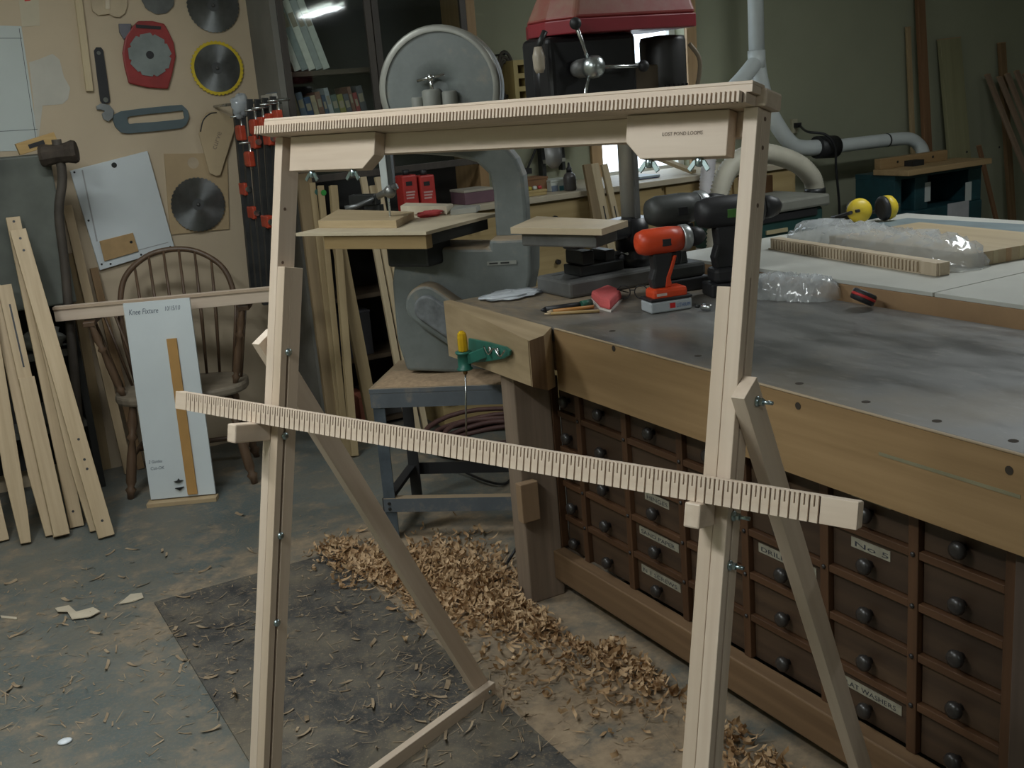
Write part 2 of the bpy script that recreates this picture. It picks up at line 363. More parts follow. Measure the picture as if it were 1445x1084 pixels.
# ------------------------------------------------------------------ drawer cabinet under the bench: 7 columns x 5 rows
cab = thing('drawer_cabinet', 'dark brown cabinet of many small drawers with round black knobs under the workbench', 'cabinet', (2.0, 2.1, .165))
CX = 1.698
M_cab = wood('cabinet_frame_brown', (0.058, 0.026, 0.011), (0.10, 0.047, 0.021), Z, 34, .5, blot=.4)
M_cabh = wood('cabinet_frame_brown', (0.058, 0.026, 0.011), (0.10, 0.047, 0.021), Y, 34, .5, blot=.4)
M_drw = wood('drawer_front_brown', (0.040, 0.023, 0.014), (0.080, 0.047, 0.026), Y, 28, .5, blot=.5)
M_knob = mat('knob_black', (0.028, 0.024, 0.022), .35, var=.3, scale=60)
M_card = mat('drawer_card', (0.26, 0.24, 0.18), .7, var=.22, scale=40); M_ink = mat('ink_black', (0.03, 0.03, 0.04), .7)
cols = [2.985, 2.748, 2.503, 2.246, 1.991, 1.718, 1.465, 1.235]; rows = [.165, .282, .399, .516, .633, .748]
MB().box(CX+.02, 2.35, cols[-1], cols[0]-.09, .165, .746).build('carcass', mat('cabinet_inside_dark', (0.03, 0.018, 0.01), .8), cab)
sw = .026
for i, y in enumerate(cols):
    y1 = y+sw/2 if i else y; y1 = min(y1, 2.897)
    MB().box(CX-.008, CX+.02, y-sw/2, y1, .166, .747).build('stile', M_cab, cab, bevel=.002)
for i in range(len(cols)-1):
    ya, yb = cols[i+1]+sw/2, min(cols[i]-sw/2, 2.869)
    for k, z in enumerate(rows):
        if 0 < k < 5: MB().box(CX-.006, CX+.02, ya+.0005, yb-.0005, z-.009, z+.009).build('rail', M_cabh, cab, bevel=.0015)
kn = MB().lathe([(.008, 0), (.007, .010), (.017, .014), (.020, .021), (.017, .029), (.008, .033)], (0, 0, 0), (-1, 0, 0), 16)
LAB = {(2, 0): 'N 1 SCREWS', (2, 1): 'SAND PAPER', (3, 3): 'No 9', (5, 4): 'STAIN', (5, 0): 'FLAT WASHERS', (4, 2): 'DRILLS BITS', (5, 3): 'No 5', (2, 2): 'HINGES'}
knob_me = None
for i in range(len(cols)-1):
    ya, yb = cols[i+1]+sw/2+.003, min(cols[i]-sw/2-.003, 2.866)
    for k in range(5):
        z0, z1 = rows[k]+.011, rows[k+1]-.011
        if k == 0: z0 = .168
        if k == 4: z1 = .745
        yc, zc = (ya+yb)/2, (z0+z1)/2
        d = MB().box(CX+.006, CX+.0195, ya, yb, z0, z1).build('drawer', M_drw, cab, bevel=.002)
        pw_ = parent_world(cab)
        if knob_me is None:
            ko = kn.build('knob', M_knob); knob_me = ko.data
        else: ko = bpy.data.objects.new('knob', knob_me); C.objects.link(ko)
        ko.parent = d; ko.location = V((CX+.006, yc, zc-.012))-pw_
        if (i, k) in LAB:
            ln = (yb-ya)*(.82 if len(LAB[(i, k)]) > 6 else .5)
            c0 = yc+ln/2
            cd = MB().box(CX+.0045, CX+.006, yc-ln/2, c0, zc+.012, zc+.036).build('label_card', M_card, d)
            text_mesh('lettering', LAB[(i, k)], .017, (CX+.0045, c0-.008, zc+.017), -Y, Z, M_ink, d, width=ln*.86)
for i in range(1, len(cols)-1):
    for k in range(1, 5):
        MB().lathe([(.006, 0), (.0055, .003), (.003, .005)], (CX-.008, cols[i], rows[k]), (-1, 0, 0), 8).build('stud', M_knob, cab)

# ================================================================== THE LOOM (leans back, its bar runs away to the left)
AZ, LEAN = math.radians(-67.05), 0.2279
LO = V((.386, 2.158, 0)); lb = V((math.cos(AZ), math.sin(AZ), 0)); ln_ = V((-lb.y, lb.x, 0))
lw = ln_*math.sin(LEAN)+Z*math.cos(LEAN); lv = ln_*math.cos(LEAN)-Z*math.sin(LEAN)
LW, PW, DP = 1.0938, .0233, .047
def LP(u, v_, w_): return LO+lb*u+lv*v_+lw*w_
def lbox(mb, u, v_, w_): return mb.fbox(LO, lb, lv, lw, u, v_, w_)
loom = thing('tapestry_loom', 'tall pale maple loom frame leaning back on struts, with toothed bars', 'loom', LO)
PALE0, PALE1 = (0.60, 0.475, 0.365), (0.675, 0.555, 0.44)
def pale(g, b=.12): return wood('loom_maple', PALE0, PALE1, g, 55, .5, blot=b, bump=.015)
M_lw, M_lb, M_ln = pale(lw), pale(lb), pale(ln_)
M_lws = wood('loom_maple_streaked', PALE0, PALE1, lw, 45, .5, blot=.4, bump=.015, c2=(0.42, 0.31, 0.20), stretch=.985)
M_kerf = wood('saw_kerf_burnt', (0.06, 0.022, 0.018), (0.10, 0.042, 0.03), lw, 40, .8)
M_zinc = mat('zinc_bolt', (0.42, 0.52, 0.55), .28, 1.0, var=.1, scale=200)
def slotted(name, u0, u1, face, w0, w1, slot0, slot1, d0=0.0, d1=DP):
    """board with a long narrow groove along its +u face"""
    m = MB(); g0, g1, gd = d0+.017, d0+.023, .006
    lbox(m, (u0, u1), (d0, g0), (w0, w1)); lbox(m, (u0, u1), (g1, d1), (w0, w1))
    lbox(m, (u0, u1), (g0, g1), (slot1, w1)); lbox(m, (u0, u1), (g0, g1), (w0, slot0)); 
    o = m.build(name, M_lws if name == 'lower_leg' else M_lw, loom, bevel=.0008, seg=1)
    k = MB(); lbox(k, (u0+.001, u1-gd), (g0, g1), (slot0, slot1)); k.build('groove', M_kerf, o); return o
w_floor = .016
# left: upper post outside, slotted lower leg inside
m = MB(); lbox(m, (0, PW), (0, DP), (w_floor, 1.612)); m.build('upper_post', M_lw, loom, bevel=.0012)
slotted('lower_leg', PW+.0006, 2*PW, 1, w_floor, 1.343, .10, 1.165, 0.0, DP+.004)
# right: slotted upper post outside, lower leg inside
slotted('upper_post', LW-PW, LW, 1, w_floor, 1.612, .10, 1.358)
m = MB(); lbox(m, (LW-2*PW, LW-PW-.0006), (0, DP+.004), (w_floor, 1.343)); m.build('lower_leg', M_lws, loom, bevel=.0012)
# back struts and floor rails
for u0, u1, lab in ((-.0235, -.0005, 'l'), (LW+.0005, LW+.0235, 'r')):
    uc = (u0+u1)/2; top = LP(uc, .012, 1.176); foot = LO+lb*uc+ln_*.845+Z*.028
    d = (foot-top).normalized(); s = MB()
    side = lb; up = side.cross(d)
    s.beam(top-d*.022, foot, .0228, .050, side=lb)
    so = s.build('strut', pale(d), loom, bevel=.001)
for u0, u1 in ((0.0, .0225), (LW-.0225, LW)):
    r = MB(); r.fbox(LO, lb, ln_, Z, (u0, u1), (.068, .87), (.0, .042)); r.build('floor_rail', M_ln, loom, bevel=.002)
for u, sgn in ((.0226, 1), (LW+.0236, 1)):
    p = LO+lb*u+ln_*.845+Z*.024; MB().lathe([(.0065, 0), (.006, .002), (.003, .004)], p, lb, 10).build('screw', M_zinc, loom)
# top cap, comb bar, main beam, gussets
m = MB(); lbox(m, (-.0, LW+.012), (.0, .056), (1.6125, 1.640)); m.build('top_cap', M_lb, loom, bevel=.004)
m = MB(); lbox(m, (.278-.25, .865+.22), (.030, .049), (1.573, 1.612)); m.build('main_beam', M_lb, loom, bevel=.001)
def comb_teeth(parent, u0, u1, pitch, kerf, v0, v1, w0, w1, short=None):
    """teeth left standing between saw kerfs across the front of a bar; `short` = lower end of a half-depth kerf in each tooth"""
    n = int(round((u1-u0)/pitch)); tw = pitch-kerf; c = tw/2; k2 = kerf/2*.8
    prof = [(0, w0), (tw, w0), (tw, w1), (0, w1)] if short is None else [(0, w0), (tw, w0), (tw, w1), (c+k2, w1), (c+k2, short), (c-k2, short), (c-k2, w1), (0, w1)]
    m = MB(); m.prism([lb*x+lv*v0+lw*z for x, z in prof], lv*(v1-v0))
    me = None
    for i in range(n):
        if me is None: o = m.build('tooth', M_lb); me = o.data
        else: o = bpy.data.objects.new('tooth', me); C.objects.link(o)
        o.parent = parent; o.location = LO+lb*(u0+i*pitch)-parent_world(parent)
    return u0+n*pitch
# comb: projecting shelf in front of the top cap with square teeth along its edge
m = MB(); lbox(m, (-.012, LW-.004), (-.034, -.0005), (1.6125, 1.6285)); cb = m.build('comb_bar', [M_lb], loom, bevel=.0006, seg=1)
m = MB(); lbox(m, (-.0115, LW-.009), (-.0355, -.0341), (1.613, 1.628)); m.build('kerf_floor', M_kerf, cb)
comb_teeth(cb, -.012, LW-.004, .0078, .0036, -.046, -.0356, 1.6125, 1.6285)
m = MB(); lbox(m, (-.001, LW+.003), (-.030, .012), (1.6402, 1.6455)); m.build('top_strip', M_lb, loom, bevel=.001)
m = MB(); lbox(m, (-.001, LW+.003), (-.030, -.0005), (1.6288, 1.6400)); m.build('strip_riser', M_lb, loom)
GL = [(.047, 1.6115), (.047, 1.541), (.262, 1.541), (.292, 1.567), (.292, 1.6115)]
GR = [(LW-.0475, 1.6115), (LW-.0475, 1.541), (.893, 1.541), (.864, 1.569), (.864, 1.6115)]
for g in (GL, GR):
    m = MB(); m.prism([LP(u, .001, w_) for u, w_ in g], lv*.0285); go = m.build('gusset', M_lb, loom, bevel=.0015)
    if g is GR: text_mesh('stamped_name', 'LOST POND LOOMS', .0082, LP(.932, .001, 1.5755), lb, lw, mat('stamp_ink', (0.10, 0.07, 0.05), .8), go, width=.071)
def wingnut(u):
    p = LP(u, .012, 1.5405); m = MB()
    m.lathe([(.007, 0), (.0065, .010), (.004, .013)], p, -lw, 10)
    for s in (-1, 1):
        q = [p+lb*(s*.004)-lw*.003, p+lb*(s*.010)-lw*.002, p+lb*(s*.020)-lw*.016, p+lb*(s*.014)-lw*.021, p+lb*(s*.006)-lw*.010]
        m.prism([x-lv*.0015 for x in q], lv*.003)
    m.build('wing_nut', M_zinc, loom, bevel=.0006, seg=1)
for u in (.105, .225, .905, .995): wingnut(u)
# breast bar with long and short kerfs, resting on two pegs
b0, b1, bw_, bh_ = -.2575, 1.3088, 1.053, .0394
m = MB(); lbox(m, (b0, b1), (-.0345, -.016), (bw_-bh_, bw_)); bar = m.build('lower_bar', [M_lb], loom, bevel=.003)
uk0, uk1 = -.2155, 1.2583
m = MB(); lbox(m, (uk0-.004, uk1-.001), (-.0352, -.0344), (bw_-bh_+.001, bw_-.001)); m.build('kerf_floor', M_kerf, bar)
e = comb_teeth(bar, uk0, uk1, .0150, .0030, -.0400, -.0352, bw_-bh_, bw_, short=bw_-.0165)
for ra in ((b0, uk0-.0030), (e, b1)):
    m = MB(); lbox(m, ra, (-.0400, -.0346), (bw_-bh_, bw_)); m.build('bar_end', M_lb, bar, bevel=.0008)
for u0, u1, vf in ((.0, .0265, -.095), (LW-2*PW-.001, LW-2*PW+.0265, -.052)):
    m = MB(); lbox(m, (u0, u1), (vf, -.0005), (bw_-bh_-.0395, bw_-bh_-.0005)); m.build('peg_block', pale(lv), loom, bevel=.003)
# carriage bolts
def bolt(u, v_, w_, stud=0.0):
    m = MB(); p = LP(u, v_, w_)
    m.lathe([(.0085, 0), (.0085, .0012), (.0075, .0035), (.004, .0062)], p, lb, 12)
    if stud: m.cyl(p+lb*.004, p+lb*stud, .0032, n=8); m.lathe([(.0062, 0.006), (.0062, .011)], p, lb, 6, smooth=False)
    m.build('bolt', M_zinc, loom)
for w_ in (1.164, .985, .769, .578): bolt(2*PW+.0002, .020, w_)
bolt(LW+.0002, .020, .912, .024); bolt(LW+.0002, .020, .990, .028); bolt(LW+.0238, .022, 1.171, .026)
M_hole2 = mat('screw_hole', (0.16, 0.10, 0.07), .8)
for u, v_, w_ in ((PW, .014, 1.464), (PW, .014, 1.352), (LW, .026, 1.598), (LW, .025, 1.555), (LW, .023, 1.468)):
    MB().lathe([(.0035, 0), (.0035, .0006)], LP(u, v_, w_), lb, 10).build('screw_hole', M_hole2, loom)

# ------------------------------------------------------------------ dark plywood sheet on the floor and the shavings
def sheet_mat():
    m, nt, b = _nt('dirty_floor_sheet'); tc = nt.nodes.new('ShaderNodeTexCoord').outputs['Object']
    n1 = _noise(nt, tc, 5, 8, .65); n2 = _noise(nt, tc, 45, 5, .7)
    c = _ramp(nt, n1, (0.032, 0.032, 0.033), (0.10, 0.093, 0.08), .38, .62)
    c = _mix(nt, _ramp(nt, n2, (0, 0, 0), (.75, .75, .75), .52, .74), c, (0.24, 0.18, 0.11))
    n3 = _noise(nt, tc, 170, 4, .8); n4 = _noise(nt, tc, 2.6, 6, .62)
    c = _mix(nt, _ramp(nt, n4, (0, 0, 0), (.7, .7, .7), .46, .66), c, (0.19, 0.155, 0.105))
    c = _mix(nt, _ramp(nt, n3, (0, 0, 0), (.8, .8, .8), .58, .70), c, (0.34, 0.26, 0.17))
    nt.links.new(c, b.inputs['Base Color']); b.inputs['Roughness'].default_value = .8; _bump(nt, b, n2, .2, .003); return m
ms = MB().box(.52, 1.19, 1.2, 3.74, .0005, .0075).build('floor_mat', sheet_mat(), loc=(.86, 2.5, 0))
tag(ms, 'dark dirty rectangular sheet lying on the floor under the loom', 'floor mat')
def shaving(mb, p, heading, L, wd, R, tilt, rnd):
    """one curled plane shaving: a strip bent round a helix-like arc"""
    n = 7; t = V((math.cos(heading), math.sin(heading), 0)); sd = V((-t.y, t.x, 0)); up = Z
    q = Quaternion(t, tilt); sd = q @ sd; up = q @ up
    turns = L/R; o = len(mb.v); a0 = -turns*.5
    tw = rnd.uniform(-.006, .006)
    pts = []
    for i in range(n+1):
        a = a0+turns*i/n
        c = p + t*(R*math.sin(a)) + up*(R*(1-math.cos(a))) + sd*(tw*i)
        pts += [c-sd*wd/2, c+sd*wd/2]
    lowest = min(q_.z for q_ in pts)
    if lowest < p.z: pts = [q_+Z*(p.z-lowest) for q_ in pts]
    mb.add(pts, [(2*i, 2*i+1, 2*i+3, 2*i+2) for i in range(n)], True)
rnd = random.Random(11)
M_shave = mat('pine_shaving', (0.40, 0.235, 0.11), .7, var=.1, scale=14, alt=(0.66, 0.47, 0.28), lo=.35, hi=.75)
M_chip = mat('dusty_chip', (0.24, 0.17, 0.10), .8, var=.1, scale=14, alt=(0.42, 0.32, 0.21), lo=.3, hi=.75)
def blocked(p): # keep clear of bench leg, cabinet
    return p.x > 1.60 and p.y < 2.99 or (p.x > 1.53 and 2.5 < p.y < 2.90) or (1.54 < p.x < 1.71 and 2.88 < p.y < 3.0)
heap = MB()
CL = [(488, 782, .09, 170), (520, 805, .10, 160), (565, 805, .14, 330), (620, 815, .17, 430), (680, 838, .15, 430), (718, 868, .12, 330), (775, 880, .10, 260), (830, 912, .10, 150), (890, 930, .10, 230), (935, 948, .09, 220), (970, 965, .10, 130), (720, 905, .2, 60), (800, 930, .2, 70), (860, 965, .18, 50), (1060, 1040, .12, 150), (1100, 1075, .14, 150), (640, 782, .16, 110), (950, 1010, .2, 40), (640, 850, .12, 120)]
for px, py, sg, n in CL:
    c = PZ(px, py)
    for _ in range(n):
        p = V((c.x+rnd.gauss(0, sg*.62), c.y+rnd.gauss(0, sg*.75), 0))
        if blocked(p): continue
        r2 = ((p.x-c.x)**2+(p.y-c.y)**2)/(sg*sg)
        h = .055*math.exp(-r2)*(1 if n > 200 else .5)
        p.z = rnd.uniform(.001, .006)+h*rnd.random()
        if .5 < p.x < 1.2 and p.y < 3.75: p.z += .008
        shaving(heap, p, rnd.uniform(0, 6.28), rnd.uniform(.018, .065), rnd.uniform(.005, .015), rnd.uniform(.007, .024), rnd.gauss(0, .8), rnd)
tag(heap.build('wood_shavings', M_shave, fix=False), 'drift of curled tan wood shavings along the foot of the bench', 'wood shavings', kind='stuff')
sc_ = MB()
for _ in range(1500):
    px, py = rnd.uniform(-60, 760), rnd.triangular(690, 1120, 860); p = PZ(px, py)
    if p.y > 4.4 or p.x > 1.5: continue
    p.z = .001 + (.0085 if (.52 < p.x < 1.19 and p.y < 3.74) else 0)
    big = rnd.random() < .07
    shaving(sc_, p, rnd.uniform(0, 6.28), rnd.uniform(.025, .06) if big else rnd.uniform(.005, .022), rnd.uniform(.006, .015) if big else rnd.uniform(.002, .007), rnd.uniform(.02, .06), rnd.gauss(0, .25), rnd)
for _ in range(500):
    px, py = rnd.uniform(560, 1000), rnd.triangular(860, 1100, 960); p = PZ(px, py)
    if p.x > 1.6: continue
    p.z = .001 + (.0085 if (.52 < p.x < 1.19 and p.y < 3.74) else 0)
    shaving(sc_, p, rnd.uniform(0, 6.28), rnd.uniform(.005, .020), rnd.uniform(.002, .007), rnd.uniform(.01, .04), rnd.gauss(0, .3), rnd)
tag(sc_.build('scattered_chips', M_chip, fix=False), 'thin scatter of small chips and shavings over the open floor', 'wood chips', kind='stuff')
M_scrap = mat('pale_scrap', (0.52, 0.45, 0.34), .8, var=.15)
def scrap(pxs, label, h=.006, m=M_scrap, name='wood_scrap', cat='wood scrap'):
    pts = [PZ(*q, 0.001) for q in pxs]; c = sum(pts, V((0, 0, 0)))/len(pts)
    mb = MB(); mb.prism([p+Z*rnd.uniform(0, h) for p in pts], Z*.003); return tag(mb.build(name, m, loc=(c.x, c.y, 0)), label, cat)
scrap([(78, 860), (98, 858), (108, 866), (132, 860), (142, 866), (128, 874), (102, 876), (96, 867), (82, 867)], 'pale jagged wood scrap on the bare floor left of the dark sheet', .01)
scrap([(168, 855), (185, 842), (200, 838), (203, 845), (188, 850)], 'small pointed pale scrap on the floor above the corner of the dark sheet', .008)
scrap([(1, 870), (24, 872), (24, 875), (2, 873)], 'thin straight sliver of wood at the left edge of the floor', .004)
p = PZ(92, 1048); md = MB().ball((p.x, p.y, .004), V((.020, .016, .006)), 12, 6).build('white_disc', mat('white_plastic', (0.72, 0.76, 0.80), .35, var=.03), loc=(p.x, p.y, 0)); tag(md, 'small white oval plastic disc lying on the floor at lower left', 'disc')

# ================================================================== THINGS ON THE TAN WALL
def wp(px, py, off=0.0): return PY(px, py, WH-off)       # a point on the face of the hardboard
def wpoly(mb, pxs, off, th):                             # flat piece hung on the wall
    return mb.prism([wp(x, y) - Y*off for x, y in pxs], -Y*th)
def wcirc(cx, cy, r, off=0.0): c = wp(cx, cy); rr = (wp(cx+r, cy)-wp(cx-r, cy)).length/2; return c-Y*off, rr
M_steel = mat('blade_steel', (0.20, 0.21, 0.21), .36, .85, var=.35, scale=7)
_nt_ = M_steel.node_tree; _b = _nt_.nodes['Principled BSDF']; _b.inputs['Anisotropic'].default_value = .85
_tg = _nt_.nodes.new('ShaderNodeTangent'); _tg.direction_type = 'RADIAL'; _tg.axis = 'Y'; _nt_.links.new(_tg.outputs[0], _b.inputs['Tangent'])
M_dark = mat('dark_steel', (0.05, 0.052, 0.052), .4, .6, var=.2)
M_chrome = mat('bright_steel', (0.52, 0.54, 0.54), .25, 1.0, var=.1)
M_red = mat('red_plastic', (0.42, 0.035, 0.03), .45, var=.2, scale=14)
M_orange = mat('clamp_red', (0.42, 0.05, 0.02), .45, var=.2, scale=20)
M_yel = mat('yellow_plastic', (0.62, 0.46, 0.03), .45, var=.12)
M_white = mat('white_melamine', (0.60, 0.645, 0.66), .35, var=.05, scale=3)
M_mdf = mat('mdf_brown', (0.40, 0.26, 0.12), .7, var=.08, scale=30)
M_ply = mat('template_ply', (0.42, 0.31, 0.18), .65, var=.12, scale=4)
M_paper = mat('drawing_paper', (0.48, 0.52, 0.50), .8, var=.05, scale=3)
M_black = mat('black_rubber', (0.018, 0.018, 0.02), .5, var=.2)
M_string = mat('nail_steel', (0.2, 0.2, 0.2), .4, .9)
def blade(name, cx, cy, r, label, rim=None, teeth=40, off=.006, body=M_steel):
    c, rr = wcirc(cx, cy, r, off); t = thing(name, label, 'saw blade', c)
    m = MB(); pts = []
    for i in range(teeth):
        for k, q in ((0, 1.0), (.35, .985), (.55, .955)):
            a = 2*math.pi*(i+k)/teeth; pts.append(c+V((math.cos(a)*rr*q, 0, math.sin(a)*rr*q)))
    m.prism(pts, -Y*.003); m.build('disc', body, t)
    MB().lathe([(rr*.22, .0), (rr*.22, .001)], c-Y*.0031, -Y, 24).build('hub_print', mat('blade_print', (0.11, 0.115, 0.115), .5, .5), t)
    MB().lathe([(rr*.07, .0), (rr*.07, .0012), (rr*.03, .008)], c-Y*.0042, -Y, 12).build('arbor_nail', M_string, t)
    if rim:
        rm = MB(); o = 0
        n = teeth*2
        inner = [c+V((math.cos(2*math.pi*i/n)*rr*.90, 0, math.sin(2*math.pi*i/n)*rr*.90)) for i in range(n)]
        outer = [c+V((math.cos(2*math.pi*i/n)*rr*(1.04 if i % 2 else .99), 0, math.sin(2*math.pi*i/n)*rr*(1.04 if i % 2 else .99))) for i in range(n)]
        rm.add([p-Y*.006 for p in inner]+[p-Y*.006 for p in outer]+[p+Y*.002 for p in inner]+[p+Y*.002 for p in outer],
               [(i, (i+1) % n, n+(i+1) % n, n+i) for i in range(n)]+[(n+i, n+(i+1) % n, 3*n+(i+1) % n, 3*n+i) for i in range(n)]+[(2*n+i, 2*n+(i+1) % n, (i+1) % n, i) for i in range(n)])
        rm.build('blade_guard', rim, t)
    return t
blade('sawblade', 300, 8, 37, 'large bare steel saw blade cut off by the top of the picture')
blade('sawblade', 306, 96.5, 36, 'steel saw blade with a yellow guard ring round its teeth', M_yel)
blade('sawblade', 264.5 + 14, 288.5, 38.5, 'steel saw blade hung in front of the brown square board', off=.016)
# brown board behind the lowest blade, with a hole in its tab
t = thing('blade_board', 'brown square board with a round hole, behind the lowest saw blade', 'board', wp(278, 270))
m = MB(); wpoly(m, [(231, 217), (320, 216), (323, 323), (240, 331)], 0, .008); bo = m.build('panel', M_ply, t)
c, r = wcirc(272, 230, 8, .0082); MB().lathe([(r, 0), (r, .0012)], c, -Y, 18).build('hole', mat('tan_shadow', (0.46, 0.37, 0.26), .8), t)
# paddle-shaped template hanging over it
t = thing('template', 'tan paddle-shaped plywood template pointing down to the right', 'template', wp(300, 200))
m = MB(); wpoly(m, [(282, 170), (290, 159), (304, 156), (318, 162), (332, 168), (331, 176), (322, 205), (309, 247), (303, 248), (294, 244), (286, 215), (279, 190)], .0185, .006); po = m.build('panel', mat('template_tan', (0.44, 0.34, 0.21), .65, var=.1, scale=5), t)
a = [wp(281, 186)-Y*.0247, wp(285, 170)-Y*.0247, wp(294, 161)-Y*.0247, wp(304, 159)-Y*.0247]
MB().tube(bez(a, 5), .003, 6).build('curved_slot', M_black, t)
text_mesh('pencil_note', 'curve', .04, wp(303, 212)-Y*.0248, V((.45, 0, .89)), V((-.89, 0, .45)), mat('pencil', (0.22, 0.17, 0.12), .8), t)
# red plastic case holding a blade
t = thing('blade_case', 'red plastic blade case with a grey saw blade inside, on the tan wall', 'blade case', wp(210, 78))
m = MB(); wpoly(m, [(186, 38), (194, 30), (214, 30), (231, 34), (237, 45), (244, 60), (247, 80), (242, 105), (236, 126), (208, 124), (181, 118), (175, 95), (172, 75), (176, 52)], 0, .02); m.build('body', mat('case_red', (0.27, 0.03, 0.028), .5, var=.2, scale=10), t, bevel=.006)
c, r = wcirc(210, 78, 31, .021)
pts = []
for i in range(9):
    for k, q in ((0, 1), (.7, .97), (.8, .88)):
        an = 2*math.pi*(i+k)/9; pts.append(c+V((math.cos(an)*r*q, 0, math.sin(an)*r*q)))
MB().prism(pts, -Y*.004).build('blade', mat('teal_grey_steel', (0.24, 0.27, 0.26), .45, .5, var=.2), t)
MB().lathe([(r*.18, 0), (r*.18, .002)], c-Y*.0042, -Y, 16).build('arbor_hole', M_black, t)
m = MB(); wpoly(m, [(190, 35), (226, 38), (225, 42), (191, 40)], .0203, .003); m.build('hanger_slot', M_black, t)
m = MB(); wpoly(m, [(167, 34), (184, 34), (183, 44), (174, 56), (168, 46)], 0, .018); m.build('latch', mat('grey_plastic', (0.13, 0.13, 0.15), .5), t)
# dark blade sliver at the top, heart shaped jig
blade('sawblade', 222, -4, 24, 'small dark toothed blade peeking in at the top above the red case', teeth=10, body=mat('dull_blade', (0.12, 0.125, 0.12), .5, .5, var=.3))
t = thing('jig', 'pale rounded wooden jig with two lobes at the top of the tan wall', 'jig', wp(155, 5))
m = MB(); wpoly(m, [(126, -20), (128, 6), (130, 16), (138, 22), (149, 21), (153, 20), (160, 24), (168, 25), (176, 19), (179, 8), (178, -20)], 0, .014); m.build('panel', mat('jig_maple', (0.46, 0.37, 0.25), .6), t, bevel=.002)
m = MB(); wpoly(m, [(147, -20), (153, -20), (154, 13), (148, 13)], .0142, .004); m.build('runner', mat('jig_strip', (0.56, 0.48, 0.36), .6), t)
# stick
a, b_ = wp(106, -30)-Y*.011, wp(126, 129)-Y*.011
t = tag(MB().beam(a, b_, .032, .02, side=X).build('stick', wood('stick_pine', (0.50, 0.40, 0.24), (0.58, 0.47, 0.30), Z, 50), loc=b_, bevel=.002), 'long thin pale stick hanging on the wall left of the black wrench', 'stick')
# black bar wrench with a grey adjustable jaw
t = thing('wrench', 'black flat-handled wrench with a grey jaw hanging on the tan wall', 'wrench', wp(145, 120))
m = MB(); wpoly(m, [(132, 72), (135, 67), (142, 67), (145, 71), (150, 105), (155, 143), (153, 146), (144, 146), (141, 143), (136, 105)], .004, .008); m.build('handle', M_black, t, bevel=.001)
for q in ((138.5, 75, 3.2), (148.5, 141, 4)):
    c, r = wcirc(*q, .0122); MB().lathe([(r, 0), (r*.9, .002)], c, -Y, 12).build('rivet', M_chrome, t)
m = MB(); wpoly(m, [(135, 150), (142, 146), (153, 148), (160, 156), (159, 166), (152, 172), (145, 168), (143, 161), (147, 157), (142, 155), (136, 155)], .004, .014); m.build('jaw', mat('grey_cast', (0.22, 0.235, 0.235), .5, .4), t, bevel=.002)
# slotted grey jig
t = thing('slotted_jig', 'dark grey rounded jig with a long slot through it', 'jig', wp(212, 168))
def ring_shape(out, inn, off, th, mb):
    n = len(out); A = [wp(*p)-Y*off for p in out]; B = [wp(*p)-Y*off for p in inn]
    A2 = [p-Y*th for p in A]; B2 = [p-Y*th for p in B]
    mb.add(A+B+A2+B2, [(2*n+i, 2*n+(i+1) % n, 3*n+(i+1) % n, 3*n+i) for i in range(n)]+[(i, (i+1) % n, 2*n+(i+1) % n, 2*n+i) for i in range(n)]+[(n+i, n+(i+1) % n, 3*n+(i+1) % n, 3*n+i) for i in range(n)]+[(i, (i+1) % n, n+(i+1) % n, n+i) for i in range(n)])
out = [(159, 170), (160, 162), (170, 157), (200, 153), (240, 149), (256, 148), (264, 156), (266, 166), (262, 176), (255, 181), (220, 185), (180, 188.5), (170, 187), (162, 179)]
inn = [(179, 170), (179, 166), (182, 164.5), (200, 162), (240, 158), (257, 156), (258, 158), (259, 164), (260, 166), (258, 168), (220, 172), (190, 174), (182, 175), (180, 173)]
m = MB(); ring_shape(out, inn, .002, .012, m); m.build('plate', mat('painted_grey_green', (0.085, 0.115, 0.125), .5, var=.15), t)
# papers and bare patch
def paper(name, pxs, label, m=M_paper, off=.0008, cat='paper'):
    mb = MB(); wpoly(mb, pxs, off, .0006); o = mb.build(name, m, loc=wp(*pxs[0])); return tag(o, label, cat)
paper('drawing_sheet', [(-60, 34), (30, 37), (41, 110), (52, 190), (53, 212), (-60, 215)], 'large pale drawing sheet pinned at the left edge of the tan wall')
MB().prism([wp(-10, 186.5)-Y*.0016, wp(53, 182)-Y*.0016, wp(53, 183.2)-Y*.0016, wp(-10, 187.7)-Y*.0016], -Y*.0003)
paper('note_sheet', [(24, -20), (54, -20), (56, 36), (31, 38)], 'small buff note with a red mark at the top left corner', mat('buff_paper', (0.52, 0.46, 0.34), .8, var=.05), .0018)
o = bpy.data.objects['note_sheet']; MB().prism([wp(33, -4)-Y*.0026, wp(42, -5)-Y*.0026, wp(43, 1)-Y*.0026, wp(35, 2)-Y*.0026], -Y*.0004).build('red_mark', mat('red_ink', (0.55, 0.04, 0.03), .7), o)
paper('paint_patch', [(41, 88), (54, 84), (74, 76), (84, 84), (90, 108), (99, 124), (96, 140), (88, 147), (60, 149), (54, 200), (49, 190), (48, 150)], 'irregular whitish patch where paper has been torn from the tan wall', mat('torn_paper', (0.48, 0.46, 0.40), .85, var=.08, scale=6), .0002, 'paper patch')
o = bpy.data.objects['drawing_sheet']
for a, b_ in (((-20, 186.5), (53, 182.5)), ((27, 40), (53, 212)), ((-20, 54), (31, 54))):
    MB().beam(wp(*a)-Y*.0016, wp(*b_)-Y*.0016, .002, .0006, side=X if a[0] == 27 else Z).build('ruled_line', M_ink, o)
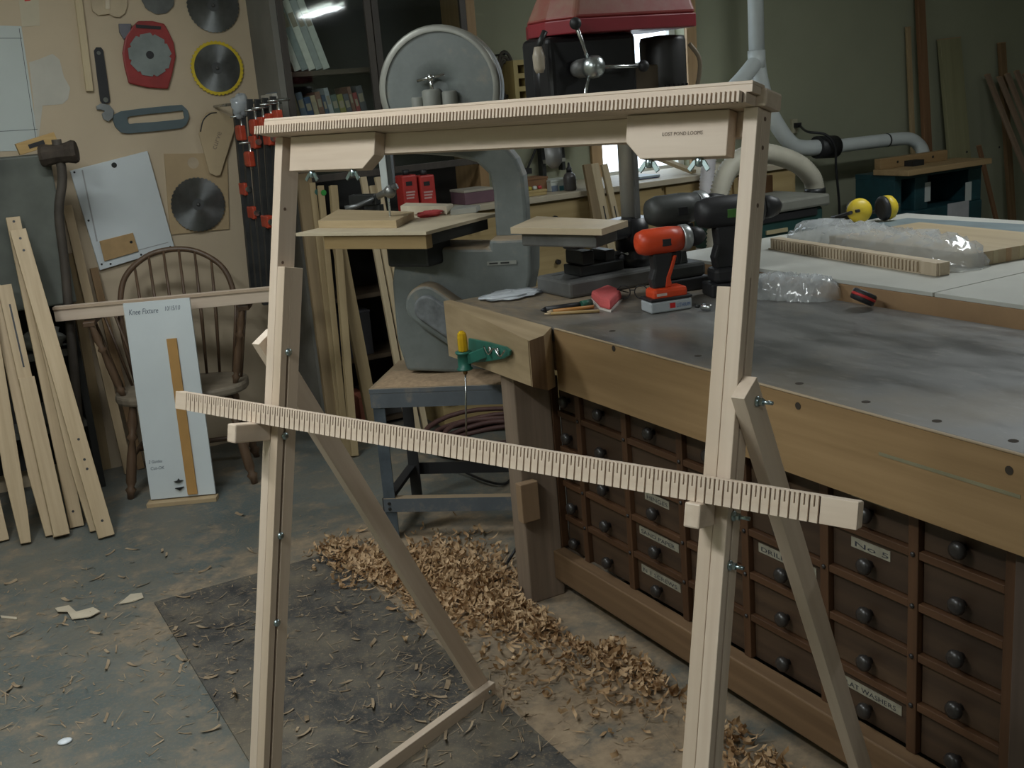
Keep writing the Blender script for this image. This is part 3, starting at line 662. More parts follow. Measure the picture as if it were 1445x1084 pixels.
# white melamine jig board with a brown block
t = thing('jig_board', 'white board hung askew on the tan wall with a small brown block at its corner', 'jig board', wp(170, 300))
m = MB(); wpoly(m, [(98, 241), (207, 213), (245, 349), (140, 381)], .004, .016); m.build('panel', M_white, t, bevel=.002)
m = MB(); wpoly(m, [(139, 340), (186, 328), (194, 354), (146, 368)], .0202, .008); m.build('stop_block', M_mdf, t, bevel=.001)
m = MB(); wpoly(m, [(114, 240), (116, 239.5), (137, 340), (135, 340.5)], .0202, .0006); m.build('ruled_line', mat('pencil_grey', (0.35, 0.36, 0.36), .8), t)
m = MB(); wpoly(m, [(194, 352), (236, 341), (236.3, 342), (194.3, 353)], .0202, .0006); m.build('ruled_line', mat('pencil_grey', (0.35, 0.36, 0.36), .8), t)
for q in ((160, 233, 4), (104, 243, 1.6), (124, 311, 1.6), (142.5, 372.5, 1.6), (155, 372, 1.6), (198, 359, 1.6), (239, 348, 1.6), (183.5, 341, 2.2)):
    c, r = wcirc(*q, .0204 if q[:2] != (183.5, 341) else .0284); MB().lathe([(r, 0), (r*.8, .001)], c, -Y, 10).build('screw', M_dark, t)

# ------------------------------------------------------------------ sash clamps hanging by the bookcase
def clamp(px0, py0, px1, py1, heads, y, label, bright=False):
    a, b_ = PY(px0, py0, y), PY(px1, py1, y+.05); t = thing('bar_clamp', label, 'clamp', b_, 'bar clamps by the bookcase')
    d = (b_-a).normalized()
    MB().beam(a, b_, .022, .03, side=X).build('bar', mat('clamp_bar_steel', (0.06, 0.062, 0.062), .5, .6, var=.3), t)
    for f, kind in heads:
        c = lerp(a, b_, f); m = MB()
        if kind == 'h':     # fixed head with screw and handle
            m.beam(c-X*.017-Y*.045, c+X*.017-Y*.045, .06, .06, up=Z); m.beam(c-Y*.02, c-Y*.09, .03, .07, side=X); m.build('head', M_orange, t, bevel=.006)
            MB().cyl(c-Y*.08-d*.07, c-Y*.08+d*.05, .006, n=8).build('screw', M_chrome, t)
            MB().cyl(c-Y*.08-d*.075-X*.05, c-Y*.08-d*.075+X*.05, .0045, n=8).build('handle', M_chrome, t)
        else:               # sliding jaw
            m.beam(c+Y*.02, c-Y*.08, .03, .055, side=X); m.beam(c-Y*.06-d*.03, c-Y*.06+d*.03, .032, .03, side=X); m.build('sliding_jaw', M_orange, t, bevel=.005)
            MB().lathe([(.014, 0), (.014, .012)], c-Y*.085, -Y, 10).build('pad', M_chrome, t)
clamp(331, 140, 358, 425, [(.16, 'h'), (.43, 's')], 5.24, 'leftmost bar clamp, its steel pad shining half way down')
clamp(341, 150, 366, 425, [(.26, 'h'), (.53, 's')], 5.17, 'second bar clamp from the left with a low set red head')
clamp(352, 140, 374, 430, [(.13, 'h'), (.20, 's')], 5.10, 'third bar clamp from the left with two red pieces close together at the top')
clamp(363, 140, 382, 430, [(.12, 'h'), (.58, 's')], 5.04, 'bar clamp with its red sliding jaw lowest of all')
clamp(374, 138, 390, 430, [(.11, 'h'), (.19, 's')], 4.99, 'bar clamp second from the right, two red pieces at its top')
clamp(385, 136, 399, 430, [(.10, 'h'), (.18, 's')], 4.94, 'rightmost bar clamp, half hidden behind the left loom post')
rk = PY(365, 158, 5.28); t = thing('clamp_rack', 'steel rod rack the bar clamps hang from, beside the bookcase', 'rack', rk)
MB().cyl(PY(322, 148, 5.24), PY(405, 140, 4.97), .007, n=8).build('rod', M_chrome, t)
MB().cyl(PY(322, 148, 5.24), PY(322, 148, 5.24)+Y*.25, .007, n=8).build('arm', M_chrome, t)
# crumpled clear bag on the rack
def crumple(name, c, r, m, label, cat, seed=1, amp=.25, n=18, k=12, flat=None):
    rr = random.Random(seed); mb = MB(); mb.ball((0, 0, 0), 1.0, n, k); r = V(r)
    for i, p in enumerate(mb.v):
        s = 1+rr.uniform(-amp, amp); q = V((p.x*r.x*s, p.y*r.y*s, p.z*r.z*s))
        if flat is not None and q.z < flat: q.z = flat
        mb.v[i] = q+V(c)
    return tag(mb.build(name, m, loc=c), label, cat)
def plastic(name, tint, refl, rough=.15):
    m, nt, b = _nt(name); b.inputs['Base Color'].default_value = (*tint, 1); b.inputs['Roughness'].default_value = rough
    b.inputs['Alpha'].default_value = refl; b.inputs['Specular IOR Level'].default_value = .9; return m
M_clear = plastic('clear_plastic', (0.55, 0.60, 0.64), .5)
crumple('plastic_bag', PY(340, 150, 5.16), (.045, .03, .05), M_clear, 'small crumpled clear bag hanging on top of the leftmost clamps', 'bag', 3)

# ================================================================== LEFT: grey cabinet, hammer, level, loom legs leaning, chair
gc = PY(70, 217, 5.20); GX0, GX1, GY, GZ = -.30, gc.x, 5.20, PY(70, 217, 5.20).z
t = thing('tool_cabinet', 'tall grey-green cabinet with dark open shelves below, at the left edge', 'cabinet', ((GX0+GX1)/2, 5.2, 0))
M_gc = mat('cabinet_grey_green', (0.10, 0.108, 0.092), .6, var=.45, scale=3, bump=.02); M_gci = mat('cabinet_inside', (0.022, 0.022, 0.020), .85)
MB().box(GX0, GX1, GY, 5.47, .875, GZ).build('upper_body', M_gc, t, bevel=.008)
MB().box(GX0+.02, GX1-.02, 5.42, 5.47, .10, .87).build('back', M_gci, t)
for x in (GX0+.02, GX1-.05): MB().box(x, x+.03, GY+.02, 5.42, 0, .874).build('side', M_gci, t)
for z in (.64, .30): MB().box(GX0+.05, GX1-.05, GY+.03, 5.42, z, z+.03).build('shelf', mat('shelf_dusty', (0.12, 0.12, 0.105), .8), t)
crumple('rag_bundle', V((GX1-.16, 5.28, .722)), (.09, .08, .052), mat('grey_rag', (0.20, 0.20, 0.175), .9), 'grey rag bundle on the upper dark shelf behind the leaning loom legs', 'rag', 4, .2, flat=-.052)
crumple('rag_bundle', V((GX1-.2, 5.28, .38)), (.10, .09, .05), mat('dark_rag', (0.09, 0.09, 0.08), .9), 'darker rag bundle on the lower shelf of the grey cabinet', 'rag', 5, .2, flat=-.05)
# wooden level lying on top, tipped
a, b_ = PY(24, 209, 5.28), PY(78, 192, 5.28); a, b_ = a+Z*(GZ+.022-a.z), b_+Z*(GZ+.022-a.z); t = thing('spirit_level', 'yellow-brown wooden level with a dark vial slot on the grey cabinet', 'level', a)
t.location.z = GZ
lo_ = MB(); d = (b_-a).normalized(); lo_.beam(a+Z*.006, b_+Z*.006, .045, .05, side=Y); lo_.build('body', wood('level_wood', (0.40, 0.25, 0.09), (0.50, 0.33, 0.13), X, 50), t, bevel=.002)
mid = lerp(a, b_, .48)+Z*.004; MB().beam(mid-d*.034-Y*.0226, mid+d*.034-Y*.0226, .003, .018, side=Y).build('vial_slot', M_black, t)
# sledge hammer leaning against the cabinet side
t = thing('sledge_hammer', 'rusty long-handled sledge hammer standing beside the grey cabinet', 'hammer', PZ(112, 640))
hc = PY(83, 217, 5.145); M_rust = mat('rusty_iron', (0.065, 0.05, 0.038), .75, .4, var=.4, scale=20, bump=.05)
MB().lathe([(.045, -.075), (.05, -.06), (.042, -.03), (.042, .03), (.05, .06), (.045, .075)], hc, (.94, -.34, .05), 10, smooth=False).build('head', M_rust, t)
pts = [hc+Z*.06, PY(88, 250, 5.145), PY(83, 300, 5.145), PY(91, 370, 5.145), PY(98, 450, 5.145), PY(116, 640, 5.14)]
base = pts[-1]; pts.append(V((base.x+.01, 5.13, .0)))
MB().tube(bez(pts, 4), [.020]*25, 8).build('handle', mat('hammer_handle', (0.055, 0.045, 0.035), .7, var=.3), t)
t.location = (pts[-1].x, pts[-1].y, 0)
for ch in t.children:
    for v_ in ch.data.vertices: v_.co += PZ(112, 640)-V(t.location)

# loom legs leaning on the cabinet
M_legl = lambda g: wood('loom_leg_ash', (0.42, 0.31, 0.18), (0.52, 0.395, 0.245), g, 45, .55, blot=.2, bump=.02)
M_lege = mat('leg_edge', (0.34, 0.22, 0.12), .6)
def lean(name, foot, top, ytop, wd, th, label, cat, mfun, group=None, lap=None, taper=False, slot=None, holes=(), tone=1.0, zfoot=0.0):
    """a board leaning back: foot pixel on the floor, top pixel on the plane y = ytop"""
    f = PZ(*foot, zfoot); q = PY(*top, ytop); d = (q-f).normalized()
    sd = X-d*X.dot(d); sd.normalize(); nn = d.cross(sd)      # nn points to the camera side
    if nn.y > 0: nn = -nn
    lift = abs(nn.z)*th/2+abs(sd.z)*wd/2+.0005; f = f+Z*lift/abs(d.z)*abs(d.z) if False else f+d*(lift/d.z)
    t = thing(name, label, cat, (f.x, f.y, 0), group); L = (q-f).length; M = mfun(d)
    if taper:
        pts = [(-wd*.18, 0), (wd*.42, 0), (wd*.5, L*.10), (wd*.5, L), (-wd*.5, L), (-wd*.5, L*.24)]
        m = MB(); m.prism([f+sd*x+d*y-nn*th/2 for x, y in pts], nn*th); m.build('board', M, t, bevel=.002)
    else: MB().beam(f, q, wd, th, side=sd).build('board', M, t, bevel=.002)
    if lap:
        a, b2, w2, t2 = lap; o = nn*(th/2+t2/2+.0003)+sd*(w2[1] if isinstance(w2, tuple) else 0); ww = w2[0] if isinstance(w2, tuple) else w2
        MB().beam(lerp(f, q, a)+o, lerp(f, q, b2)+o, ww, t2, side=sd).build('lapped_board', M, t, bevel=.002)
    if slot:
        a, b2, x = slot; o = nn*(th/2+.0004)+sd*x
        MB().beam(lerp(f, q, a)+o, lerp(f, q, b2)+o, .007, .001, side=sd).build('slot', M_black, t)
    for h in holes:
        hx, front = (h[1] if len(h) > 1 else 0), (h[2] if len(h) > 2 else 0)
        MB().lathe([(.0055, 0), (.0055, .0008)], lerp(f, q, h[0])+nn*(th/2+front)+sd*hx, nn, 10).build('hole', M_black, t)
    return t
G = 'loom legs leaning on the grey cabinet'
lean('loom_leg', (2, 766), (-66, 470), 5.135, .062, .024, 'pale loom leg cut off by the left edge, only its foot showing', 'loom leg', M_legl, G)
lean('loom_leg', (34, 770), (-34, 350), 5.135, .066, .030, 'broad tapered loom leg second from the left edge of the picture', 'loom leg', M_legl, G, taper=True)
lean('loom_leg', (68, 759), (-8, 404), 5.140, .050, .024, 'narrow loom leg half hidden behind the slotted one', 'loom leg', M_legl, G, taper=True)
lean('loom_leg', (86, 759), (6, 403), 5.105, .056, .024, 'loom leg with a long dark slot in its upper end', 'loom leg', M_legl, G, lap=(.0, .62, (.062, .004), .022), slot=(.665, .92, .004))
lean('loom_leg', (109, 745), (18, 307), 5.150, .056, .022, 'tallest loom leg, set behind, with one hole at its top and foot', 'loom leg', M_legl, G, holes=((.985,), (.05, -.004)))
lean('loom_leg', (131, 752), (33, 345), 5.117, .055, .022, 'tapered loom leg squeezed between the tallest one and the rightmost one', 'loom leg', M_legl, G, taper=True)
lean('loom_leg', (151, 760), (25, 325), 5.080, .064, .022, 'rightmost loom leg with rows of small screw holes top and bottom', 'loom leg', M_legl, G, holes=((.97,), (.93,), (.05,), (.215,), (.245,), (.31,)))
# rough lumber leaning on the tan wall behind the chair
M_lum = lambda g: wood('rough_lumber', (0.33, 0.235, 0.12), (0.43, 0.32, 0.18), g, 40, .7, blot=.4)
M_lumd = lambda g: wood('dark_lumber', (0.17, 0.10, 0.045), (0.26, 0.165, 0.08), g, 40, .7, blot=.4)
G2 = 'lumber leaning on the tan wall'
lean('lumber_strip', (182, 668), (94, 290), 5.44, .042, .024, 'long pale lumber strip leaning on the wall, tallest behind the chair', 'lumber', M_legl, G2)
lean('lumber_strip', (150, 662), (99, 358), 5.46, .045, .022, 'dull lumber strip standing just left of the tallest pale one', 'lumber', M_lum, G2)
lean('lumber_strip', (199, 662), (132, 378), 5.46, .035, .022, 'orange-brown lumber strip ending below the white jig board', 'lumber', M_lumd, G2)
lean('lumber_strip', (133, 660), (96, 405), 5.47, .03, .02, 'short dark lumber strip tucked beside the grey cabinet', 'lumber', M_lumd, G2)

# ------------------------------------------------------------------ windsor armchair, facing the camera
M_ch = wood('chair_dark_wood', (0.085, 0.05, 0.028), (0.14, 0.085, 0.05), Z, 40, .45, blot=.3)
ch = thing('windsor_chair', 'dark wooden windsor armchair with a hooped spindle back against the tan wall', 'chair', (1.08, 5.02, 0))
cr = V((.935, -.355, 0)); ck = V((.355, .935, 0)); co = V((.985, 5.01, 0)); SZ = .455
def chp(a, b_, z): return co+cr*a+ck*b_+Z*z
pts = []
for i in range(28):
    a = 2*math.pi*i/28; pts.append((math.copysign(abs(math.cos(a))**.75, math.cos(a))*.295, math.copysign(abs(math.sin(a))**.8, math.sin(a))*.20))
m = MB(); m.prism([chp(x, y, SZ-.038) for x, y in pts], Z*.042); m.build('seat', mat('chair_seat_worn', (0.20, 0.165, 0.12), .6, var=.25), ch, bevel=.012)
# hoop
hoop = [chp(-.235, .175, SZ), chp(-.262, .205, .66), chp(-.262, .235, .80), chp(-.225, .262, .935), chp(-.12, .28, 1.02), chp(0, .285, 1.043), chp(.12, .28, 1.02), chp(.225, .262, .935), chp(.262, .235, .80), chp(.262, .205, .66), chp(.235, .175, SZ)]
hp = bez(hoop, 6); MB().tube(hp, .0135, 8).build('hoop', M_ch, ch)
for k in range(6):
    x = -.175+.07*k; zt = 1.043-.10*(abs(x)/.225)**2.2
    MB().tube([chp(x*.85, .172, SZ), chp(x*.95, .215, .72), chp(x, .276, zt)], [.0065, .0085, .006], 6).build('spindle', M_ch, ch)
# arm bow and its turned supports
arm = [chp(-.33, -.12, .798), chp(-.335, .02, .802), chp(-.29, .18, .804), chp(-.16, .232, .806), chp(0, .245, .807), chp(.16, .232, .806), chp(.29, .18, .804), chp(.335, .02, .802), chp(.33, -.12, .798)]
m = MB(); ap = bez(arm, 6)
for i in range(len(ap)-1): m.beam(ap[i], ap[i+1], .05, .022)
m.build('arm_bow', M_ch, ch, bevel=.003)
def turned(name, p0, p1, r, rings=()):
    d = V(p1)-V(p0); L = d.length; prof = [(r*.62, 0), (r*.75, L*.06), (r*1.1, L*.10), (r*.6, L*.13), (r, L*.18), (r*.95, L*.45), (r*.6, L*.62), (r*1.15, L*.66), (r*.6, L*.70), (r*1.05, L*.802), (r*.7, L*.97), (r*.7, L)]
    MB().lathe(prof, p0, d, 12).build(name, M_ch, ch)
for s in (-1, 1):
    turned('arm_support', chp(s*.245, -.09, SZ), chp(s*.325, -.105, .794), .018)
    for k in (.0, .07, .14): MB().cyl(chp(s*(.262-.35*k), .02+k, SZ), chp(s*(.330-.4*k), .0+k*1.05, .792), .0065, n=6).build('spindle', M_ch, ch)
    turned('leg', chp(s*.275, -.17, 0), chp(s*.205, -.12, SZ-.036), .023)
    turned('leg', chp(s*.255, .24, 0), chp(s*.19, .12, SZ-.036), .023)
    MB().cyl(chp(s*.258, -.14, .17), chp(s*.238, .195, .17), .011, n=8).build('stretcher', M_ch, ch)
MB().cyl(chp(-.245, .03, .17), chp(.245, .03, .17), .012, n=8).build('stretcher', M_ch, ch)
# pale bar laid across the chair arms
a, b_ = PZ(78, 443, .852), PZ(424, 411, .852); 
d = (b_-a).normalized(); t = thing('toothed_bar', 'long pale wooden bar laid across the arms of the dark chair', 'wooden bar', lerp(a, b_, .5)-Z*.033)
MB().beam(a, b_, .03, .066, side=V((-d.y, d.x, 0))).build('bar', wood('bar_maple', PALE0, PALE1, d, 50), t, bevel=.002)
# front notch strip along the top edge
M_strip = wood('bar_strip', (0.46, 0.34, 0.24), (0.53, 0.40, 0.29), d, 60)
nb = V((d.y, -d.x, 0)); nb = nb if nb.y < 0 else -nb
MB().beam(a+nb*.0185+Z*.026, b_+nb*.0185+Z*.026, .006, .012, side=nb).build('top_strip', M_strip, t)
# white fixture board standing on the floor, leaning on that bar
BL, BR = PZ(214, 713, 0), PZ(309, 704, 0); bd = (BR-BL); bd.z = 0; wid = bd.length; bd.normalize()
LK = .085; bk = V((-bd.y, bd.x, 0)); tl = PP(190, 431, BL+bk*LK, bk); hgt = (tl-BL).dot(Z)
up = (V((0, 0, hgt))+bk*LK).normalized(); nrm = bd.cross(up)      # toward the camera
if nrm.y > 0: nrm = -nrm
L = math.hypot(hgt, LK); o0 = BL+nrm*.0+up*.012
t = thing('fixture_board', 'tall white board with a brown strip, standing on the floor before the dark chair', 'jig board', (BL.x, BL.y, 0))
tl_px = (PP(283, 428, BL+bk*LK, bk)-BL).dot(bd)
m = MB(); m.fbox(o0, bd, nrm, up, (.0, wid-.012), (-.012, 0), (.012, L)); m.build('panel', M_white, t, bevel=.001)
m = MB(); m.fbox(BL, bd, V((-bk.x, -bk.y, 0)), Z, (-.012, wid-.004), (-.02, .035), (.0, .018)); m.build('ledge', M_ply, t, bevel=.001)
m = MB(); m.fbox(o0, bd, nrm, up, (.165, .2075), (.0004, .012), (.022, L*.81)); m.build('guide_strip', mat('mdf_orange', (0.42, 0.23, 0.07), .65, var=.08), t, bevel=.001)
M_pen = mat('marker_ink', (0.06, 0.08, 0.12), .7)
text_mesh('handwriting', 'Knee Fixture', .034, o0+bd*.018+up*(L-.052), bd, up, M_pen, t, .25, width=.125)
text_mesh('handwriting', '10/15/10', .028, o0+bd*.170+up*(L-.047), bd, up, M_pen, t, .25, width=.065)
text_mesh('handwriting', '2 Guides', .020, o0+bd*.012+up*.175, bd, up, M_pen, t, .25, width=.06)
text_mesh('handwriting', 'Cut-OK', .020, o0+bd*.016+up*.145, bd, up, M_pen, t, .25, width=.06)
for z, k in ((.085, 1), (.055, -1)):
    c = o0+bd*.132+up*z+nrm*.0004; m = MB()
    m.prism([c-bd*.02, c-bd*.004+up*.004*k, c+up*.012*k, c+bd*.006+up*.004*k, c+bd*.02+up*.003, c+bd*.004-up*.006, c-bd*.008-up*.006], nrm*.008); m.build('toggle_knob', M_black, t)

# ================================================================== BOOKCASE behind glass
KX0, KY = PY(356, 60, WY1-.03).x, 5.15
KX1 = PY(672, 60, KY).x
t = thing('bookcase', 'tall dark wooden bookcase with glass doors against the back wall', 'bookcase', ((KX0+KX1)/2, 5.3, 0))
M_bk = wood('bookcase_dark', (0.045, 0.038, 0.032), (0.075, 0.062, 0.05), Z, 30, .5, blot=.2); M_bki = mat('bookcase_inside', (0.03, 0.028, 0.026), .7)
M_bks = mat('bookcase_side_grey', (0.15, 0.145, 0.125), .7, var=.2, scale=4)
KTOP = 2.45
MB().box(KX0, KX0+.025, KY+.005, WY1-.013, 0, KTOP).build('side_panel', M_bks, t)
MB().box(KX1-.025, KX1, KY+.005, WY1-.013, 0, KTOP).build('side_panel', wood('bookcase_end_brown', (0.28, 0.17, 0.075), (0.36, 0.23, 0.11), Z, 40), t)
MB().box(KX0+.025, KX1-.025, WY1-.03, WY1-.014, 0.02, KTOP).build('back_panel', M_bki, t)
MB().box(KX0, KX1, KY+.005, WY1-.014, KTOP, KTOP+.03).build('top', M_bk, t)
s1 = PY(450, 96, KY+.06).z; s2 = PY(450, 184, KY+.06).z
SHELVES = [.04, .38, .70, .98, s2-.01, s1-.012]
M_shf = wood('shelf_brown', (0.085, 0.06, 0.04), (0.13, 0.095, 0.06), X, 30, .6)
for z in SHELVES: MB().box(KX0+.026, KX1-.026, KY+.03, WY1-.031, z-.022, z).build('shelf', M_shf, t)
# face frame + doors
KM = (KX0+KX1)/2 - .03
MB().box(KX0, KX0+.03, KY-.014, KY+.004, 0, KTOP).build('face_stile', M_bks, t)
MB().box(KX1-.05, KX1, KY-.014, KY+.004, 0, KTOP).build('face_stile', wood('bookcase_end_brown', (0.28, 0.17, 0.075), (0.36, 0.23, 0.11), Z, 40), t)
for x0, x1 in ((KX0+.031, KM-.002), (KM+.002, KX1-.051)):
    d = MB(); fw = .034
    d.box(x0, x0+fw, KY-.018, KY+.002, 1.28, KTOP-.02); d.box(x1-fw, x1, KY-.018, KY+.002, 1.28, KTOP-.02); d.box(x0+fw, x1-fw, KY-.018, KY+.002, 1.28, 1.28+fw); d.box(x0+fw, x1-fw, KY-.018, KY+.002, KTOP-.02-fw, KTOP-.02)
    do = d.build('door', M_bk, t, bevel=.002)
    MB().box(x0+fw, x1-fw, KY-.010, KY-.006, 1.28+fw, KTOP-.02-fw).build('pane', glass('door_glass', (0.92, 0.95, 0.95), .07), do)
# books: lower row upright and slightly leaning, upper row of magazines leaning left to right
BCOL = [((0.13, 0.16, 0.20), 'blue-grey'), ((0.30, 0.22, 0.12), 'tan'), ((0.05, 0.08, 0.14), 'navy'), ((0.42, 0.33, 0.20), 'buff'), ((0.20, 0.09, 0.06), 'brown-red'), ((0.09, 0.13, 0.11), 'dark green'), ((0.50, 0.48, 0.42), 'cream'), ((0.24, 0.22, 0.05), 'olive'), ((0.10, 0.10, 0.11), 'black'), ((0.30, 0.05, 0.05), 'red'), ((0.34, 0.36, 0.36), 'silver')]
def book(x, z, w_, h, lean_, col, label, group, y0=KY+.036):
    t = thing('book', label, 'book', (x, y0, z), group)
    m = mat('book_'+str(col), col, .6, var=.12, scale=30); mp = mat('page_edge', (0.48, 0.44, 0.36), .8)
    ca, sa = math.cos(lean_), math.sin(lean_); a = V((ca, 0, sa)); u = V((-sa, 0, ca)); o = V((x, y0, z))
    if lean_ > 0: pass
    MB().fbox(o, a, Y, u, (0, .0025), (0, .17), (0, h)).build('cover', m, t); MB().fbox(o, a, Y, u, (w_-.0025, w_), (0, .17), (0, h)).build('cover', m, t)
    MB().fbox(o, a, Y, u, (.0026, w_-.0026), (0, .0025), (0, h)).build('spine', m, t); MB().fbox(o, a, Y, u, (.0027, w_-.0027), (.004, .165), (.003, h-.003)).build('pages', mp, t)
    MB().fbox(o-Y*.0006, a, Y, u, (.004, w_-.004), (0, .0005), (h*.62, h*.82)).build('title_band', mat('title_band', (0.34, 0.29, 0.20), .6), t)
bx = PY(398, 180, KY+.036).x; rb = random.Random(5); k = 0; ends = PY(520, 170, KY+.036).x
tops = PY(430, 122, KY+.036).z-s2
ordn = ['first', 'second', 'third', 'fourth', 'fifth', 'sixth', 'seventh', 'eighth', 'ninth', 'tenth', 'eleventh', 'twelfth', 'thirteenth', 'fourteenth', 'fifteenth', 'sixteenth', 'seventeenth', 'eighteenth']
seq = [6, 0, 2, 1, 0, 2, 3, 4, 2, 10, 5, 7, 8, 4, 9, 8, 10, 5]
while bx < ends and k < 18:
    wd = rb.uniform(.018, .032); col, nm = BCOL[seq[k]]
    book(bx, s2-.0095, wd, tops*rb.uniform(.78, 1.0), math.radians(9.0), col, f'{nm} book standing {ordn[k]} from the left on the lower glazed shelf', 'books on the lower glazed shelf'); bx += wd+.0030; k += 1
bx = PY(456, 92, KY+.036).x; hh = .33
for k, (w_, col, nm) in enumerate([(.037, (0.64, 0.66, 0.58), 'pale grey'), (.036, (0.42, 0.45, 0.42), 'mid grey'), (.037, (0.74, 0.74, 0.64), 'off-white'), (.036, (0.32, 0.37, 0.35), 'dark grey'), (.037, (0.69, 0.69, 0.61), 'cream')]):
    la = math.radians(16); x = bx-k*.036; hh = min(.33, (x-KX0-.035)/math.sin(la))+.01*k
    book(x, s1-.0115+.001+ (w_*0), w_*.9, hh-.01*k, la, col, f'{nm} magazine file leaning left, {ordn[k]} from the right on the upper glazed shelf', 'magazines leaning on the upper glazed shelf')
# things on the open lower shelves
for i, (px, py, w_, h, col, lab) in enumerate([(500, 470, .16, .22, (0.06, 0.06, 0.07), 'dark box on an open shelf of the bookcase behind the lumber'), (545, 585, .20, .13, (0.10, 0.10, 0.10), 'dark slatted carton low in the bookcase behind the stand'), (512, 570, .07, .12, (0.30, 0.10, 0.06), 'small red and white carton low in the bookcase')]):
    p = PY(px, py, KY+.1); z = max([s for s in SHELVES if s < p.z-h*.3] or [SHELVES[0]]) + .0005
    t2 = thing('storage_box', lab, 'box', (p.x, KY+.15, z))
    MB().box(p.x-w_/2, p.x+w_/2, KY+.06, KY+.24, z, z+h).build('body', mat('box_'+str(i), col, .7), t2, bevel=.003)
    MB().box(p.x-w_/2-.002, p.x+w_/2+.002, KY+.058, KY+.242, z+h, z+h+.012).build('lid', mat('boxlid_'+str(i), mul(col, 1.5), .7), t2, bevel=.002)

# lumber standing in front of the bookcase
G3 = 'planks leaning in front of the bookcase'
M_pl = lambda g: wood('plank_pine', (0.30, 0.22, 0.115), (0.40, 0.305, 0.165), g, 34, .7, blot=.4)
M_pd = lambda g: wood('plank_brown', (0.185, 0.13, 0.068), (0.27, 0.195, 0.105), g, 34, .7, blot=.4)
lean('plank', (478, 640), (427, 245), 5.09, .075, .03, 'broad dull brown plank right beside the left loom post', 'plank', M_pd, G3)
lean('plank', (486, 640), (440, 258), 5.07, .030, .018, 'narrow plank with a blue-green painted spot on its top', 'plank', M_pl, G3)
lean('plank', (489.5, 643), (452, 262), 5.05, .030, .018, 'narrow plank with a bright green spot, middle of the group by the loom post', 'plank', M_pl, G3)
lean('plank', (500, 645), (470, 262), 5.03, .036, .03, 'pale plank just right of the green-spotted pair', 'plank', M_pl, G3)
for nm, (px, py), yy, col in (('plank.001', (448, 271), 5.05, (0.04, 0.12, 0.10)), ('plank.002', (457, 272), 5.03, (0.03, 0.24, 0.04))):
    p = PY(px, py, yy); o = bpy.data.objects[nm]
    MB().lathe([(.014, 0), (.013, .002)], p+Y*.002, -Y, 12).build('paint_spot', mat('spot_'+nm, col, .6), o)
lean('plank', (531, 620), (478, 345), 5.0, .062, .032, 'wide solitary plank running down below the band saw table', 'plank', M_pl, G3)
G4 = 'light strips leaning beside the band saw'
M_ls = lambda g: wood('light_strip', (0.43, 0.34, 0.21), (0.52, 0.42, 0.27), g, 45, .6, blot=.2)
lean('lumber_strip', (581, 625), (512, 250), 5.1, .032, .02, 'pale lumber strip leftmost of three beside the saw housing', 'lumber', M_ls, G4)
lean('lumber_strip', (592, 622), (525, 262), 5.08, .030, .02, 'pale lumber strip in the middle of three beside the saw housing', 'lumber', M_ls, G4)
lean('lumber_strip', (603, 618), (532, 250), 5.06, .028, .02, 'pale lumber strip rightmost of three, partly hidden by the saw housing', 'lumber', M_ls, G4)

# ================================================================== BAND SAW ON ITS STEEL STAND
S0 = V((1.404, 3.728, 0)); sf_ = V((.78, -.626, 0)).normalized(); sk = V((.626, .78, 0)).normalized()
def SP(a, b_, z): return S0+sf_*a+sk*b_+Z*z
def sbox(mb, a, b_, z): return mb.fbox(S0, sf_, sk, Z, a, b_, z)
def spx(px, py, b_):       # pixel -> (a, z) on the saw plane at depth b_
    p = PP(px, py, SP(0, b_, 0), sk); return (p-S0).dot(sf_), p.z
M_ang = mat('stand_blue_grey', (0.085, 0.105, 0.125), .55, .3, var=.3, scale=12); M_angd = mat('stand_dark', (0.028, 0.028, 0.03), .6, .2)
st = thing('saw_stand', 'blue-grey angle-iron stand carrying the band saw, dusted with sawdust', 'stand', SP(.3, .2, 0))
SA, SB, SH = .62, .42, .585
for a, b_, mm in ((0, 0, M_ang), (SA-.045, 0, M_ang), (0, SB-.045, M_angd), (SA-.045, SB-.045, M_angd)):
    m = MB(); sbox(m, (a, a+.045), (b_, b_+.006), (0, SH-.002)); sbox(m, (a, a+.006) if a < .1 else (a+.039, a+.045), (b_+.006, b_+.045), (0, SH-.002)); m.build('leg', mm, st)
m = MB(); sbox(m, (-.006, SA+.006), (-.008, SB+.006), (SH, SH+.02)); m.build('top_plate', M_ang, st, bevel=.002)
m = MB(); sbox(m, (-.004, SA+.004), (-.0075, -.002), (SH-.055, SH)); m.build('apron', M_ang, st)
m = MB(); sbox(m, (-.006, -.001), (0, SB), (SH-.05, SH)); m.build('apron', M_ang, st)
m = MB(); sbox(m, (.0, SA), (-.006, -.001), (.115, .165)); sbox(m, (.0, SA), (-.006, .03), (.165, .169)); m.build('brace', M_ang, st)
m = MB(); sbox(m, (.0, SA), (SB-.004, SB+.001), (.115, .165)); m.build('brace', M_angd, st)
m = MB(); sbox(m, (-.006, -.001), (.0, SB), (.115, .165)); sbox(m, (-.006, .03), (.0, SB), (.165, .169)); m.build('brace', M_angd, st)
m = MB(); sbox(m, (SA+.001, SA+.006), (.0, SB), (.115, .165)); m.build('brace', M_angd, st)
for z in (.15, .128): MB().lathe([(.007, 0), (.006, .003)], SP(.022, -.007, z), -sk, 8).build('bolt', M_dark, st)
